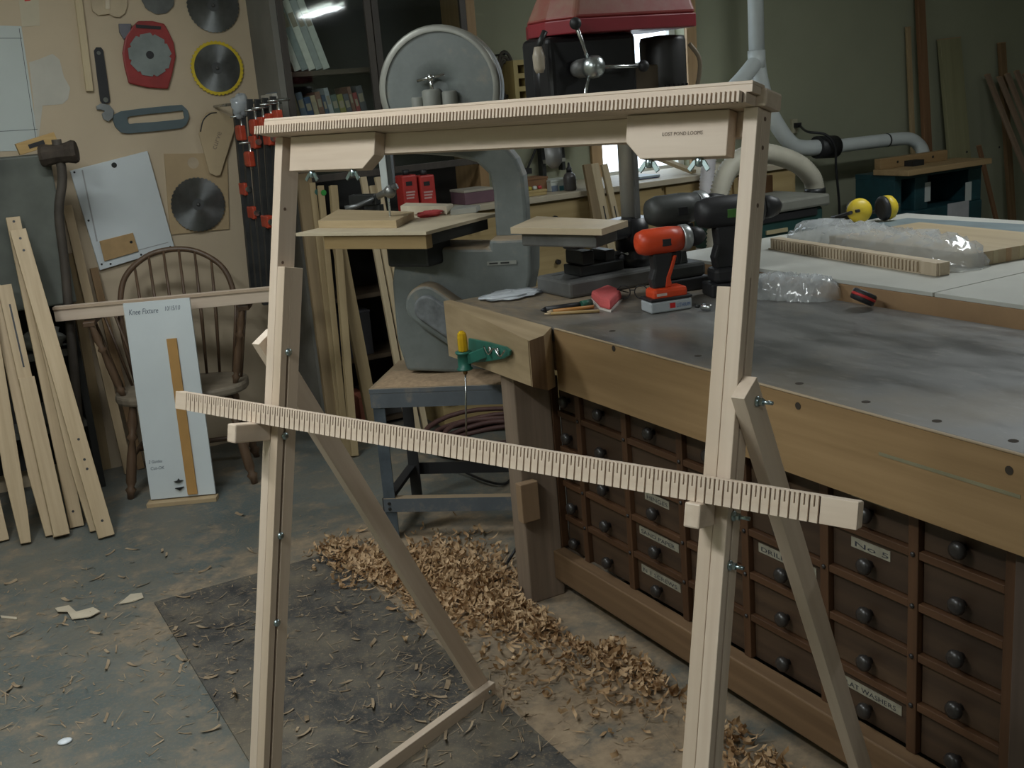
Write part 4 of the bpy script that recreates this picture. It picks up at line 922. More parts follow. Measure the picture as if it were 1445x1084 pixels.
# sawdust heap on the plate
M_sd = mat('sawdust', (0.35, 0.245, 0.15), .95, var=.2, scale=60, bump=.2)
m = MB(); NX, NY = 26, 14; rs = random.Random(2)
vs = []
for j in range(NY+1):
    for i in range(NX+1):
        u, v_ = i/NX, j/NY; h = .03*max(0, math.sin(math.pi*u))**.6*max(0, math.sin(math.pi*v_))**.5*(.4+.6*math.sin(5*u+2*v_)**2)*(.6+.4*rs.random())
        vs.append(SP(.01+.56*u, .0+.25*v_, SH+.0205+h))
m.add(vs, [(j*(NX+1)+i, j*(NX+1)+i+1, (j+1)*(NX+1)+i+1, (j+1)*(NX+1)+i) for j in range(NY) for i in range(NX)], True)
tag(m.build('sawdust_heap', M_sd, loc=SP(.3, .12, SH)), 'heap of fine sawdust on the plate of the steel saw stand', 'sawdust', kind='stuff')

bs = thing('band_saw', 'large grey cast band saw with a round wheel cover and curved neck', 'band saw', SP(.33, .25, SH+.02))
def dusty(name, base, dust, k=.55, lo=.62, hi=.95):
    # paint with sawdust settled on whatever faces up
    m, nt, b = _nt(name); tc = nt.nodes.new('ShaderNodeTexCoord').outputs['Object']; n = _noise(nt, tc, 9, 7, .68)
    g = nt.nodes.new('ShaderNodeNewGeometry'); sp = nt.nodes.new('ShaderNodeSeparateXYZ'); nt.links.new(g.outputs['True Normal'], sp.inputs[0])
    ad = nt.nodes.new('ShaderNodeMath'); ad.operation = 'MULTIPLY_ADD'; nt.links.new(sp.outputs['Z'], ad.inputs[0]); ad.inputs[1].default_value = k; nt.links.new(n, ad.inputs[2])
    nt.links.new(_mix(nt, _ramp(nt, ad.outputs[0], (0, 0, 0), (.9, .9, .9), lo, hi), _ramp(nt, n, mul(base, .85), mul(base, 1.18)), dust), b.inputs['Base Color']); b.inputs['Roughness'].default_value = .5; return m
DUST = (0.34, 0.25, 0.155)
M_ang = dusty('stand_paint_dusty', (0.10, 0.115, 0.13), DUST, .5, .55, .85)
for o_ in st.children:
    if o_.name.split('.')[0] in ('top_plate', 'apron', 'brace') and o_.data.materials[0].name.startswith('stand_blue'): o_.data.materials[0] = M_ang
M_sg = dusty('saw_paint_dusty', (0.155, 0.172, 0.165), DUST, .5, .58, 1.0); M_sd2 = mat('saw_grey_dusty', (0.19, 0.195, 0.17), .6, var=.2, scale=6); M_rim = mat('saw_cover_rim', (0.27, 0.27, 0.24), .45, .4, var=.15)
b0_ = .14
(ul, _), (ur, _) = spx(536, 128, b0_), spx(705, 122, b0_); uz = spx(620, 126, b0_)[1]; uc = (ul+ur)/2; R = (ur-ul)/2
c = SP(uc, b0_, uz)
MB().lathe([(R*.97, .0), (R, .01), (R, .10), (R*.96, .115)], c, sk, 48).build('upper_wheel_cover', M_sg, bs)
MB().lathe([(R*.90, -.006), (R*.98, -.008), (R*1.01, .0), (R*1.01, .02), (R*.90, .012)], c, sk, 48, caps=False).build('cover_rim', M_rim, bs)
MB().lathe([(R*.9, 0), (R*.5, -.004), (R*.16, -.006), (R*.14, .008), (R*.03, .012)], c, sk, 40, caps=False).build('cover_face', M_sg, bs)
# tension knob and guide casting in front of the cover
for (px, w_, ya, yb, dep) in ((587, 9, 137, 175, .05), (607, 14, 126, 175, .07), (632, 11, 128, 175, .055)):
    a, z1 = spx(px, ya, b0_-.05); _, z0 = spx(px, yb, b0_-.05); sc = R/85
    m = MB(); m.lathe([(w_*sc, 0), (w_*sc, (z1-z0)*.95+.05), (w_*sc*.8, z1-z0+.05)], SP(a, b0_-.03, z0-.05), Z, 12); m.build('slide_housing', M_sd2, bs)
a, z = spx(606, 110, b0_-.07)
m = MB(); m.ball(SP(a, b0_-.05, z), .015, 8, 6); m.cyl(SP(a-.05, b0_-.05, z-.006), SP(a+.05, b0_-.05, z+.008), .006, n=8); m.cyl(SP(a, b0_-.05, z-.05), SP(a, b0_-.05, z), .008, n=8); m.build('tension_knob', M_chrome, bs)
# neck
inner = [(520, 190), (560, 216), (640, 221), (672, 229), (690, 246), (696, 270), (700, 336)]; outer = [(744, 336), (742, 290), (738, 248), (728, 224), (712, 205), (700, 185), (690, 150), (560, 150)]
P2 = [SP(a, .235, z) for a, z in (spx(x, y, .235) for x, y in inner+outer)]
m = MB(); m.prism(P2, sk*.11); m.build('neck', M_sg, bs, bevel=.012)
# lower housing
low = [(553, 400), (556, 372), (575, 352), (600, 350), (690, 350), (690, 338), (748, 336), (750, 352), (750, 390), (742, 430), (722, 470), (700, 500), (690, 524), (574, 524), (560, 480)]
P2 = [SP(a, b0_, z) for a, z in (spx(x, y, b0_) for x, y in low)]
zmin = min(p.z for p in P2); 
for p in P2: p.z = max(p.z, SH+.021)
for p in P2:
    if p.z < zmin+.012: p.z = SH+.021
m = MB(); m.prism(P2, sk*.23); m.build('lower_housing', M_sg, bs, bevel=.014, seg=3)
a, z = spx(708, 371, b0_-.002); m = MB(); sbox(m, (a-.055, a+.055), (b0_-.004, b0_-.0005), (z-.007, z+.007)); m.build('maker_plate', mat('plate_silver', (0.35, 0.36, 0.34), .4, .6), bs)
for q in (-.03, .012): m = MB(); sbox(m, (a+q-.016, a+q+.016), (b0_-.0048, b0_-.0042), (z-.003, z+.003)); m.build('plate_mark', M_dark, bs)
# belt guard: rounded oblong bulge running back to the motor side
g0, g1 = spx(600, 432, b0_-.10), spx(655, 470, b0_-.10)
def oblong(mb, c0, c1, r, b_a, b_b, n=12):
    ax = V((c1[0]-c0[0], c1[1]-c0[1], 0)).normalized(); th0 = math.atan2(ax.y, ax.x); pts = []
    for i in range(n+1): a = th0+math.pi/2+math.pi*i/n; pts.append((c0[0]+r*math.cos(a), c0[1]+r*math.sin(a)))
    for i in range(n+1): a = th0-math.pi/2+math.pi*i/n; pts.append((c1[0]+r*math.cos(a), c1[1]+r*math.sin(a)))
    mb.prism([SP(a, b_a, z) for a, z in pts], sk*(b_b-b_a), True); return mb
oblong(MB(), g0, g1, .075, .04, b0_-.001).build('belt_guard', M_sg, bs, bevel=.01)
oblong(MB(), (g0[0]+.01, g0[1]-.008), (g1[0]+.01, g1[1]-.008), .05, .02, .0395).build('guard_bulge', mat('saw_dusty_bulge', (0.145, 0.155, 0.16), .5, var=.35, scale=30), bs, bevel=.012, seg=3)
# table with a plywood face and its ledge
tz = 1.185
q = [PZ(417, 329, tz), PZ(601, 327, tz), PZ(680, 296, tz), PZ(452, 313, tz)]
e1 = (q[1]-q[0]); e1n = e1.normalized(); e2n = V((-e1n.y, e1n.x, 0)); dep = .50
to = q[0]
m = MB(); m.fbox(to, e1n, e2n, Z, (0, e1.length), (0, dep), (-.012, 0)); m.build('ply_table', mat('pale_ply', (0.52, 0.44, 0.31), .6, var=.1, scale=6), bs, bevel=.001)
m = MB(); m.fbox(to, e1n, e2n, Z, (.12, e1.length-.012), (.012, .05), (-.062, -.0125)); m.build('front_cleat', wood('cleat_pine', (0.28, 0.19, 0.08), (0.36, 0.25, 0.12), e1n, 40), bs, bevel=.001)
m = MB(); m.fbox(to, e1n, e2n, Z, (.18, e1.length-.02), (.06, dep-.06), (-.055, -.0127)); m.build('iron_table', M_dark, bs, bevel=.003)
m = MB(); m.fbox(to, e1n, e2n, Z, (.30, e1.length-.1), (.14, dep-.2), (-.15, -.056)); m.build('trunnion', M_dark, bs, bevel=.01)
# guide post, guide and blade
ga, gz = spx(546, 262, .19); ga0 = ga
m = MB(); sbox(m, (ga-.016, ga+.012), (.17, .20), (gz-.02, gz+.13)); m.build('guide_post', mat('guide_post_steel', (0.50, 0.53, 0.53), .35, .25), bs, bevel=.003)
m = MB(); sbox(m, (ga+.014, ga+.030), (.172, .205), (gz+.0, gz+.14)); m.build('blade_guard', M_dark, bs)
m = MB(); m.ball(SP(ga+.02, .15, gz-.02), .024, 10, 7); m.cyl(SP(ga-.03, .15, gz-.035), SP(ga+.05, .15, gz-.0), .012, n=8); m.build('guide', mat('guide_iron', (0.20, 0.20, 0.19), .4, .8), bs)
m = MB(); sbox(m, (ga-.004, ga+.0), (.19, .205), (tz-.05, gz+.1)); m.build('blade', M_chrome, bs)
# stuff lying on the saw table
def flat(name, pxs, z, th, m_, label, cat, bevel=.001):
    pts = [PZ(x, y, z) for x, y in pxs]; c = sum(pts, V((0, 0, 0)))/len(pts)
    return tag(MB().prism(pts, Z*th).build(name, m_, loc=(c.x, c.y, z), bevel=bevel), label, cat)
flat('wood_block', [(450, 322), (560, 322), (585, 309), (478, 305)], tz+.0005, .028, wood('block_pine', (0.40, 0.30, 0.17), (0.50, 0.385, 0.235), e1n, 40), 'flat pine block lying on the band saw table near its left end', 'wood block')
flat('wood_block', [(566, 302), (631, 303), (640, 299), (574, 297)], tz+.0005, .032, wood('block_pale', (0.56, 0.49, 0.37), (0.63, 0.56, 0.43), X, 40), 'pale squared block standing at the back of the band saw table below the red cans', 'wood block')
flat('wood_block', [(636, 304), (672, 300), (678, 296), (642, 297)], tz+.0005, .02, mat('grey_block', (0.36, 0.36, 0.32), .7), 'greyish offcut on the far right corner of the band saw table', 'wood block')
rg = PZ(607, 306, tz); crumple('red_rag', rg+Z*.012, (.055, .03, .012), mat('red_cloth', (0.40, 0.05, 0.05), .9, var=.2), 'crumpled red rag on the band saw table', 'rag', 9, .25, flat=-.0115)
# mitre gauge
t = thing('mitre_gauge', 'dark steel mitre gauge with a pale lever on the band saw table', 'gauge', PZ(530, 303, tz))
c = PZ(520, 300, tz)+Z*.001
m = MB(); m.fbox(c, e1n, e2n, Z, (-.09, .05), (-.01, .03), (.03, .075)); m.build('fence_head', M_dark, t, bevel=.004)
m = MB(); m.fbox(c, e1n, e2n, Z, (-.02, .06), (.0, .03), (.0, .0295)); m.build('body', M_dark, t)
MB().tube([c+e1n*.05-e2n*.02+Z*.06, c+e1n*.0-e2n*.07+Z*.035, c-e1n*.04-e2n*.10+Z*.028], [.008, .010, .013], 8).build('lever', mat('lever_grey', (0.22, 0.23, 0.23), .4, .7), t)

# ================================================================== COUNTER ALONG THE BACK WALL
CZ, CYF = 1.10, 4.88
ct = thing('wall_counter', 'long yellowed wooden counter with drawers along the back wall under the window', 'counter', (3.3, 5.1, 0))
CX0, CX1 = 2.22, 4.62
M_ct = wood('counter_pine', (0.33, 0.235, 0.10), (0.43, 0.32, 0.155), X, 24, .6, blot=.35)
M_ctt = wood('counter_top', (0.42, 0.36, 0.26), (0.50, 0.44, 0.33), X, 30)
KB = KY-.022; KR = KX1+.004
MB().prism([(CX0, CYF-.02, CZ-.03), (CX1, CYF-.02, CZ-.03), (CX1, WY1-.017, CZ-.03), (KR, WY1-.017, CZ-.03), (KR, KB, CZ-.03), (CX0, KB, CZ-.03)], Z*.03).build('worktop', M_ctt, ct, bevel=.003)
MB().prism([(CX0, CYF+.02, 0), (CX1, CYF+.02, 0), (CX1, WY1-.017, 0), (KR, WY1-.017, 0), (KR, KB, 0), (CX0, KB, 0)], Z*(CZ-.0305)).build('carcass', M_ct, ct)
nx = 5
for i in range(nx):
    xa, xb = CX0+.02+(CX1-CX0-.02)*i/nx, CX0+(CX1-CX0-.02)*(i+1)/nx
    for z0, z1 in ((.90, 1.06), (.62, .885), (.12, .605)):
        d = MB().box(xa, xb-.01, CYF+.002, CYF+.0195, z0, z1).build('drawer', M_ct, ct, bevel=.003)
        MB().cyl(((xa+xb)/2, CYF+.0015, (z0+z1)/2), ((xa+xb)/2, CYF-.02, (z0+z1)/2), .013, n=10).build('knob', M_knob, d)
# red twin cans
for i, (px, lab) in enumerate(((579, 'left of two red spirit cans on the counter behind the band saw'), (604, 'right of two red spirit cans on the counter behind the band saw'))):
    p = PY(px, 262, 4.95); zt = PY(px, 247, 4.95).z; x0 = p.x
    t = thing('spirit_can', lab, 'can', (x0, 4.99, CZ), 'red spirit cans')
    MB().box(x0-.040, x0+.040, 4.95, 5.04, CZ+.0005, zt).build('body', M_red, t, bevel=.008)
    MB().cyl((x0+.0, 4.99, zt-.001), (x0+.0, 4.99, zt+.025), .017, n=12).build('cap', M_black, t)
    MB().box(x0-.022, x0+.010, 4.9485, 4.9498, zt-.05, zt-.03).build('label_patch', M_black, t)
    for k in range(3): MB().box(x0-.026, x0+.022-.004*k, 4.9487, 4.9499, zt-.085-.014*k, zt-.077-.014*k).build('lettering', mat('faded_lettering', (0.55, 0.32, 0.30), .6), t)
def crate(name, pxl, pxr, pyt, y, dep, m_, label, cat, lid=None, z=None):
    """a box on the counter seen between two pixel columns"""
    z = CZ if z is None else z
    a, b_ = PY(pxl, pyt, y), PY(pxr, pyt, y); t = thing(name, label, cat, ((a.x+b_.x)/2, y+dep/2, z)); zt = (a.z+b_.z)/2
    MB().box(a.x, b_.x, y, y+dep, z+.0005, zt).build('body', m_, t, bevel=.003)
    MB().box(a.x-.002, b_.x+.002, y-.002, y+dep+.002, zt+.0002, zt+.012).build('rim', lid or m_, t, bevel=.002); return t
crate('parts_box', 655, 697, 270, 4.93, .16, mat('plum_box', (0.13, 0.07, 0.09), .7), 'plum coloured flat box on the counter behind the saw neck', 'box', mat('pale_lid', (0.36, 0.33, 0.27), .7))
crate('wooden_box', 737, 773, 254, 5.06, .14, mat('rust_brown_box', (0.20, 0.10, 0.045), .7), 'rust brown wooden box on the counter right of the saw neck', 'box')
crate('parts_tray', 742, 772, 272, 4.92, .10, mat('tray_yellow', (0.40, 0.30, 0.13), .7), 'shallow yellowish tray of small parts at the front of the counter', 'tray')
c = PY(757, 272, 4.96)
for px, col, nm in ((748, (0.40, 0.32, 0.05), 'yellow'), (755, (0.55, 0.58, 0.55), 'white'), (762, (0.42, 0.04, 0.04), 'red')):
    p = PY(px, 270, 4.97); zb = bpy.data.objects['parts_tray'].children[1].data.vertices; z0 = max(v_.co.z for v_ in zb)+CZ
    o = MB().lathe([(.010, 0), (.012, .004), (.012, .014), (.006, .018)], (p.x, 4.97, z0+.0005), Z, 10).build('bottle_cap', mat('cap_'+nm, col, .4), loc=(p.x, 4.97, z0)); tag(o, nm+' cap lying on the small parts tray', 'cap')
crate('white_carton', 777, 806, 256, 5.02, .12, mat('carton_white', (0.52, 0.55, 0.50), .6), 'white carton with a dark blue label behind the grey bottle', 'carton')
o = bpy.data.objects['white_carton']
for px, col in ((784, (0.16, 0.20, 0.26)), (795, (0.05, 0.16, 0.18))):
    p = PY(px, 270, 5.018); MB().box(p.x-.022, p.x+.014, 5.0175, 5.0195, p.z-.03, p.z+.03).build('print', mat('print_'+str(px), col, .6), o)
# grey squeeze bottle
p = PY(810, 281, 4.93); zt = PY(810, 243, 4.93).z; h = zt-CZ; t = thing('squeeze_bottle', 'dark grey bottle with a black spout on the counter left of the sticks', 'bottle', (p.x, 4.96, CZ)); p = V((p.x, 4.96, CZ+.0005))
MB().lathe([(.028, 0), (.034, .006), (.034, h*.72), (.028, h*.88), (.014, h)], p, Z, 18).build('body', mat('bottle_grey', (0.09, 0.085, 0.085), .4), t)
MB().lathe([(.015, h), (.015, h+.02), (.008, h+.028), (.005, h+.05)], p, Z, 12).build('spout', M_black, t)
# sticks standing on the counter
G5 = 'slotted sticks standing on the counter by the window'
for i, (tp_, wd, lab) in enumerate((((828, 232), .048, 'dull brown stick leftmost of three by the window'), ((838, 231), .046, 'pale slotted stick in the middle of three by the window'), ((852, 232), .036, 'pale slotted stick rightmost of three by the window'))):
    q = PY(*tp_, 4.835-.004*i); f_ = V((q.x+.035*i+.02, 4.60, 0)); px_ = None
    d_ = (q-f_).normalized(); sd_ = (X-d_*X.dot(d_)).normalized(); nn_ = sd_.cross(d_); nn_ = nn_ if nn_.y < 0 else -nn_
    f_ = f_+d_*(.02/d_.z); t = thing('slotted_stick', lab, 'stick', (f_.x, f_.y, 0), G5)
    MB().beam(f_, q, wd, .02, side=sd_).build('board', (M_pd, M_ls, M_ls)[i](d_), t, bevel=.002)
    if i: MB().beam(lerp(f_, q, .70)+nn_*.0104, lerp(f_, q, .82)+nn_*.0104, .007, .001, side=sd_).build('slot', M_black, t)
crate('storage_tray', 903, 931, 251, 5.02, .16, mat('tray_navy', (0.035, 0.05, 0.13), .5), 'navy blue tray on the counter right of the drill press column', 'tray', mat('tray_pale', (0.30, 0.36, 0.40), .5))
q = PY(926, 222, 5.2); f_ = V((q.x+.07, 4.95, CZ+.012)); d_ = (q-f_).normalized(); t = thing('lumber_strip', 'short pale strip leaning above the counter right of the navy tray', 'lumber', (f_.x, f_.y, CZ)); MB().beam(f_, q, .04, .02, side=X).build('board', M_ls(d_), t, bevel=.002)
# wall box with shelf, cable, and bottles by the window
p0, p1 = PY(781, 200, 5.3), PY(812, 228, 5.3); t = thing('wall_bracket', 'dark iron bracket shelf with grey uprights on the wall left of the window', 'bracket', (p0.x, 5.46, p1.z))
MB().box(p0.x, p1.x+.12, 5.28, 5.484, p0.z+.0, p0.z+.03).build('board', mat('grey_board', (0.26, 0.26, 0.22), .7), t)
MB().box(p0.x, p0.x+.025, 5.44, 5.484, p1.z-.14, p0.z).build('upright', M_dark, t); MB().box(p1.x, p1.x+.02, 5.44, 5.484, p1.z-.05, p0.z).build('upright', M_dark, t)
MB().box(p0.x, p1.x, 5.40, 5.43, p1.z, p1.z+.02).build('rail', mat('grey_board', (0.26, 0.26, 0.22), .7), t)
o = PY(843, 200, 5.36); z0 = p0.z+.0305
t = thing('spray_can', 'white and blue can lying on the bracket shelf by the window', 'can', (p1.x+.06, 5.36, z0)); MB().cyl((p1.x+.0, 5.36, z0+.033), (p1.x+.11, 5.34, z0+.033), .032, n=16).build('body', mat('can_white', (0.55, 0.60, 0.64), .35), t); MB().cyl((p1.x+.045, 5.352, z0+.033), (p1.x+.075, 5.346, z0+.033), .0326, n=16).build('band', mat('can_blue', (0.05, 0.12, 0.38), .4), t)
pts = [PY(758, 205, 5.47), PY(750, 225, 5.46), PY(744, 240, 5.465), PY(741, 258, 5.47)]
t = thing('wall_cable', 'black cable hanging down the wall right of the saw neck', 'cable', pts[-1]); MB().tube(bez(pts, 5), .007, 6).build('cord', M_black, t); MB().box(pts[2].x-.035, pts[2].x+.01, 5.43, 5.484, pts[2].z-.02, pts[2].z+.012).build('plug', M_black, t)
# coil of brown air hose on the floor behind the stand, with coupling
hcn = PZ(694, 626); t = thing('hose_coil', 'coil of brown air hose lying on the floor behind the steel stand', 'hose', hcn)
pts = []; rh = random.Random(8)
for i in range(7*24):
    a = 2*math.pi*i/24; k = i//24; r_ = .20+.022*((k*3) % 5)-.01*math.sin(a*.5)
    pts.append(hcn+V((math.cos(a)*r_*1.1, math.sin(a)*r_, .016+.024*(k % 4)+.006*math.sin(3*a+k))))
MB().tube(pts, .0125, 8).build('hose', mat('hose_brown', (0.105, 0.052, 0.045), .55, var=.2), t)
e = pts[0]; MB().lathe([(.012, 0), (.014, .03), (.009, .035), (.009, .06)], e-X*.01+Z*.03, (-.6, -.6, .2), 10).build('coupling', M_chrome, t)
# black cables on the floor by the bench leg
pts = [PZ(640, 655, .03), PZ(660, 668, .012), PZ(690, 680, .012), PZ(712, 683, .012), PZ(723, 672, .03), PZ(728, 660, .1)]
t = tag(MB().tube(bez(pts, 6), .006, 6).build('power_cord', M_black, loc=pts[0]), 'black cord curving along the floor behind the stand braces', 'cord')
pts = [V((1.75, 3.12, .22)), PZ(728, 775, .05), PZ(712, 800, .016), PZ(698, 820, .012), PZ(700, 830, .012), PZ(735, 823, .012), V((1.9, 2.8, .012))]
t = tag(MB().tube(bez(pts, 6), .0055, 6).build('power_cord', M_black, loc=pts[2]), 'black cord looping out of the shavings beside the bench leg', 'cord')

# ================================================================== DRILL PRESS standing on the far end of the bench, facing the bench front
dp = thing('drill_press', 'red-hooded drill press with chrome levers on the far end of the bench', 'drill press', (2.12, 3.21, BZ))
DYc = 3.21
M_cast = mat('press_cast_grey', (0.14, 0.14, 0.135), .5, .3, var=.25, scale=8); M_blk = mat('press_black', (0.016, 0.016, 0.018), .35, .1, var=.2); M_hood = mat('press_hood_red', (0.26, 0.045, 0.038), .45, var=.2, scale=5)
def hoodmat():
    m, nt, b = _nt('dusty_red_hood'); tc = nt.nodes.new('ShaderNodeTexCoord').outputs['Object']
    n = _noise(nt, tc, 5, 7, .65); g = nt.nodes.new('ShaderNodeNewGeometry'); sp = nt.nodes.new('ShaderNodeSeparateXYZ'); nt.links.new(g.outputs['Normal'], sp.inputs[0])
    ad = nt.nodes.new('ShaderNodeMath'); ad.operation = 'MULTIPLY_ADD'; nt.links.new(sp.outputs['Z'], ad.inputs[0]); ad.inputs[1].default_value = .55; nt.links.new(n, ad.inputs[2])
    nt.links.new(_mix(nt, _ramp(nt, ad.outputs[0], (0, 0, 0), (.8, .8, .8), .55, .95), (0.27, 0.035, 0.032), (0.30, 0.21, 0.15)), b.inputs['Base Color']); b.inputs['Roughness'].default_value = .5; return m
MB().prism([(1.912, 3.10, BZ+.0005), (1.912, 3.322, BZ+.0005), (2.40, 3.34, BZ+.0005), (2.40, 3.09, BZ+.0005)], Z*.058).build('base', M_cast, dp, bevel=.010)
for y in (3.15, 3.27): MB().box(1.95, 2.14, y-.007, y+.007, BZ+.0586, BZ+.0592).build('tee_slot', M_blk, dp)
COLX = 2.252
MB().lathe([(.075, 0), (.075, .035), (.05, .06), (.05, .09)], (COLX, DYc, BZ+.0588), Z, 24).build('column_flange', M_blk, dp)
M_col = mat('column_steel', (0.36, 0.345, 0.30), .35, .35, var=.12, scale=3)
MB().cyl((COLX, DYc, BZ+.10), (COLX, DYc, 1.90), .034, n=24).build('column', M_col, dp)
MB().box(COLX-.008, COLX+.008, DYc-.048, DYc-.035, BZ+.15, 1.52).build('rack', M_cast, dp)
# table and its arm
TZ = 1.192
q = [PZ(720, 321, TZ), PZ(849, 323, TZ), PZ(886, 311, TZ), PZ(757, 305, TZ)]
MB().prism([p-Z*.021 for p in q], Z*.021).build('board', mat('table_board', (0.50, 0.40, 0.27), .5, var=.07), dp, bevel=.001)
cc = sum(q, V((0, 0, 0)))/4
MB().prism([lerp(p, cc, .18)-Z*.065 for p in q], Z*.0435).build('iron_table', M_cast, dp, bevel=.006)
MB().beam(cc-Z*.055, V((COLX, DYc, TZ-.06)), .07, .07).build('table_arm', M_blk, dp, bevel=.012)
MB().lathe([(.06, 0), (.06, .11)], (COLX, DYc, TZ-.14), Z, 20).build('column_collar', M_blk, dp)
MB().cyl((COLX-.02, DYc-.06, TZ-.09), (COLX-.02, DYc-.15, TZ-.10), .012, n=8).build('crank', M_blk, dp)
# head, motor, hood
hz0, hz1 = PY(830, 138, 3.1).z-.03, PY(830, 46, 3.1).z
hx0, hx1 = PY(772, 90, 3.12).x, PY(900, 90, 3.12).x
MB().box(hx0+.01, hx1, 3.12, 3.30, hz0+.01, hz1-.004).build('head', M_blk, dp, bevel=.02, seg=3)
MB().lathe([(.05, 0), (.05, .20)], (hx0+.055, DYc, hz0-.02), Z, 20).build('quill_housing', M_blk, dp)
MB().lathe([(.03, -.10), (.03, 0)], (hx0+.055, DYc, hz0-.02), Z, 16).build('quill', M_chrome, dp); MB().lathe([(.012, -.17), (.028, -.15), (.03, -.101)], (hx0+.055, DYc, hz0-.02), Z, 16).build('chuck', M_cast, dp)
mx = PY(932, 95, 3.2).x
MB().lathe([(.055, 0), (.078, .012), (.080, .03), (.080, .20), (.075, .215), (.03, .22)], (mx+.02, 3.21, hz0-.005), Z, 24).build('motor', mat('motor_charcoal', (0.032, 0.031, 0.03), .45, .2), dp)
for k in range(6): MB().box(mx-.035+.018*k, mx-.029+.018*k, 3.128, 3.1345, hz0+.03, hz0+.05).build('vent', mat('vent_black', (0.004, 0.004, 0.004), .9), dp)
MB().box(hx1-.02, mx-.03, 3.16, 3.26, hz0+.04, hz0+.12).build('motor_bracket', mat('bracket_brown', (0.10, 0.075, 0.05), .5, .4), dp, bevel=.006)
MB().tube(bez([V((mx+.09, 3.15, hz0+.18)), V((mx+.125, 3.14, hz0+.12)), V((mx+.11, 3.15, hz0+.02)), V((mx+.06, 3.16, hz0-.03))], 5), .008, 8).build('motor_cord', mat('cord_tan', (0.20, 0.16, 0.11), .6), dp)
rx0, rx1 = PY(747, 40, 3.26).x, PY(984, 40, 3.075).x; rz0, rz1 = PY(800, 47, 3.05).z, PY(800, 26, 3.05).z; rz2 = rz1+.13
ya, yb = 3.06, 3.37
lowr = [(rx0, ya), (rx1-.02, ya), (rx1, ya+.03), (rx1, yb-.03), (rx1-.02, yb), (rx0+.02, yb), (rx0, yb-.08), (rx0-.015, (ya+yb)/2)]
lowr = [(rx0+.05, ya), (rx1-.015, ya), (rx1, ya+.03), (rx1, yb-.03), (rx1-.015, yb), (rx0+.05, yb), (rx0, yb-.10), (rx0, ya+.10)]
MB().prism([(x, y, rz0) for x, y in lowr], Z*(rz1-rz0)).build('hood_skirt', mat('hood_band_red', (0.26, 0.025, 0.035), .4, var=.1), dp, bevel=.004)
cxm, cym = (rx0+rx1)/2, (ya+yb)/2
lo2 = [V((x, y, rz1)) for x, y in lowr]; hi2 = [V((cxm+(x-cxm)*.84+.02, cym+(y-cym)*.72, rz2)) for x, y in lowr]
m = MB(); n = len(lo2); m.add(lo2+hi2, [tuple(range(n))[::-1], tuple(range(n, 2*n))]+[(i, (i+1) % n, n+(i+1) % n, n+i) for i in range(n)]); m.build('hood', hoodmat(), dp, bevel=.012, seg=3)
p = PP(886, 18, (0, ya+.012, 0), Y); MB().lathe([(.014, 0), (.012, .01), (.004, .012)], (p.x, ya+.02, p.z), -Y, 12).build('hood_knob', M_dark, dp)
# feed hub with three levers
hub = PY(838, 95, 3.03); h0 = V((hub.x-.015, 3.118, hub.z)); hd = V((.25, -1, .02)).normalized()
MB().lathe([(.024, 0), (.03, .02), (.03, .06)], h0, hd, 18).build('hub_boss', M_cast, dp)
MB().lathe([(.032, .06), (.036, .075), (.034, .10), (.022, .112), (.004, .116)], h0, hd, 22).build('feed_hub', mat('hub_polished', (0.50, 0.54, 0.54), .3, .9, var=.08), dp)
hc2 = h0+hd*.07
for tgt, ball in (((812, 33), 1), ((908, 93), 1), ((822, 150), 1)):
    e = PP(*tgt, hc2-Y*.02, (.1, -1, 0)); MB().cyl(hc2, e, .0065, n=8).build('lever', M_chrome, dp)
    MB().ball(e, .019, 14, 10).build('lever_ball', M_black, dp)
# small work light at the head's left
p = PY(760, 80, 3.1); MB().lathe([(.012, -.05), (.018, -.035), (.020, .0), (.012, .03)], p, Z, 12).build('lamp_bulb', mat('bulb_cream', (0.44, 0.38, 0.30), .4), dp)
MB().cyl(p+Z*.028, p+Z*.075+X*.03, .010, n=8).build('lamp_arm', M_dark, dp)
# machine vise and clutter on the base
t = thing('machine_vise', 'dark iron machine vise sitting on the drill press base', 'vise', (2.07, 3.2, BZ+.0588)); z0 = BZ+.0595
MB().box(1.99, 2.17, 3.15, 3.26, z0, z0+.035).build('bed', M_dark, t, bevel=.004); MB().box(2.0, 2.05, 3.15, 3.26, z0+.036, z0+.085).build('fixed_jaw', M_dark, t, bevel=.006); MB().box(2.10, 2.14, 3.155, 3.255, z0+.036, z0+.075).build('moving_jaw', M_dark, t, bevel=.004)
MB().cyl((2.14, 3.205, z0+.05), (2.2, 3.205, z0+.05), .009, n=8).build('screw', M_cast, t); MB().cyl((2.195, 3.16, z0+.05), (2.195, 3.25, z0+.05), .005, n=6).build('handle', M_chrome, t)
# wooden pigeonhole rack on the wall left of the press
a, b_ = PY(724, 88, 5.30), PY(760, 140, 5.30)
t = thing('block_rack', 'yellow wooden block with six dark square holes on the wall left of the drill press', 'rack', (a.x, 5.4, b_.z)); t.location.z = b_.z
x0, x1, z1, z0 = a.x, PY(766, 100, 5.3).x, a.z+.01, b_.z-.02
m = MB(); cw, chh = (x1-x0)/2, (z1-z0)/3; bw2 = .026
M_rk = wood('rack_yellow', (0.40, 0.31, 0.12), (0.50, 0.40, 0.18), Z, 40)
for xx in (x0, x0+cw-bw2/2, x1-bw2): MB().box(xx, xx+bw2, 5.30, 5.484, z0, z1).build('upright', M_rk, t)
for k in range(4):
    zz = z0+k*(z1-z0-bw2)/3
    for xa, xb in ((x0+bw2+.0002, x0+cw-bw2/2-.0002), (x0+cw+bw2/2+.0002, x1-bw2-.0002)): MB().box(xa, xb, 5.301, 5.484, zz, zz+bw2).build('crosspiece', M_rk, t)
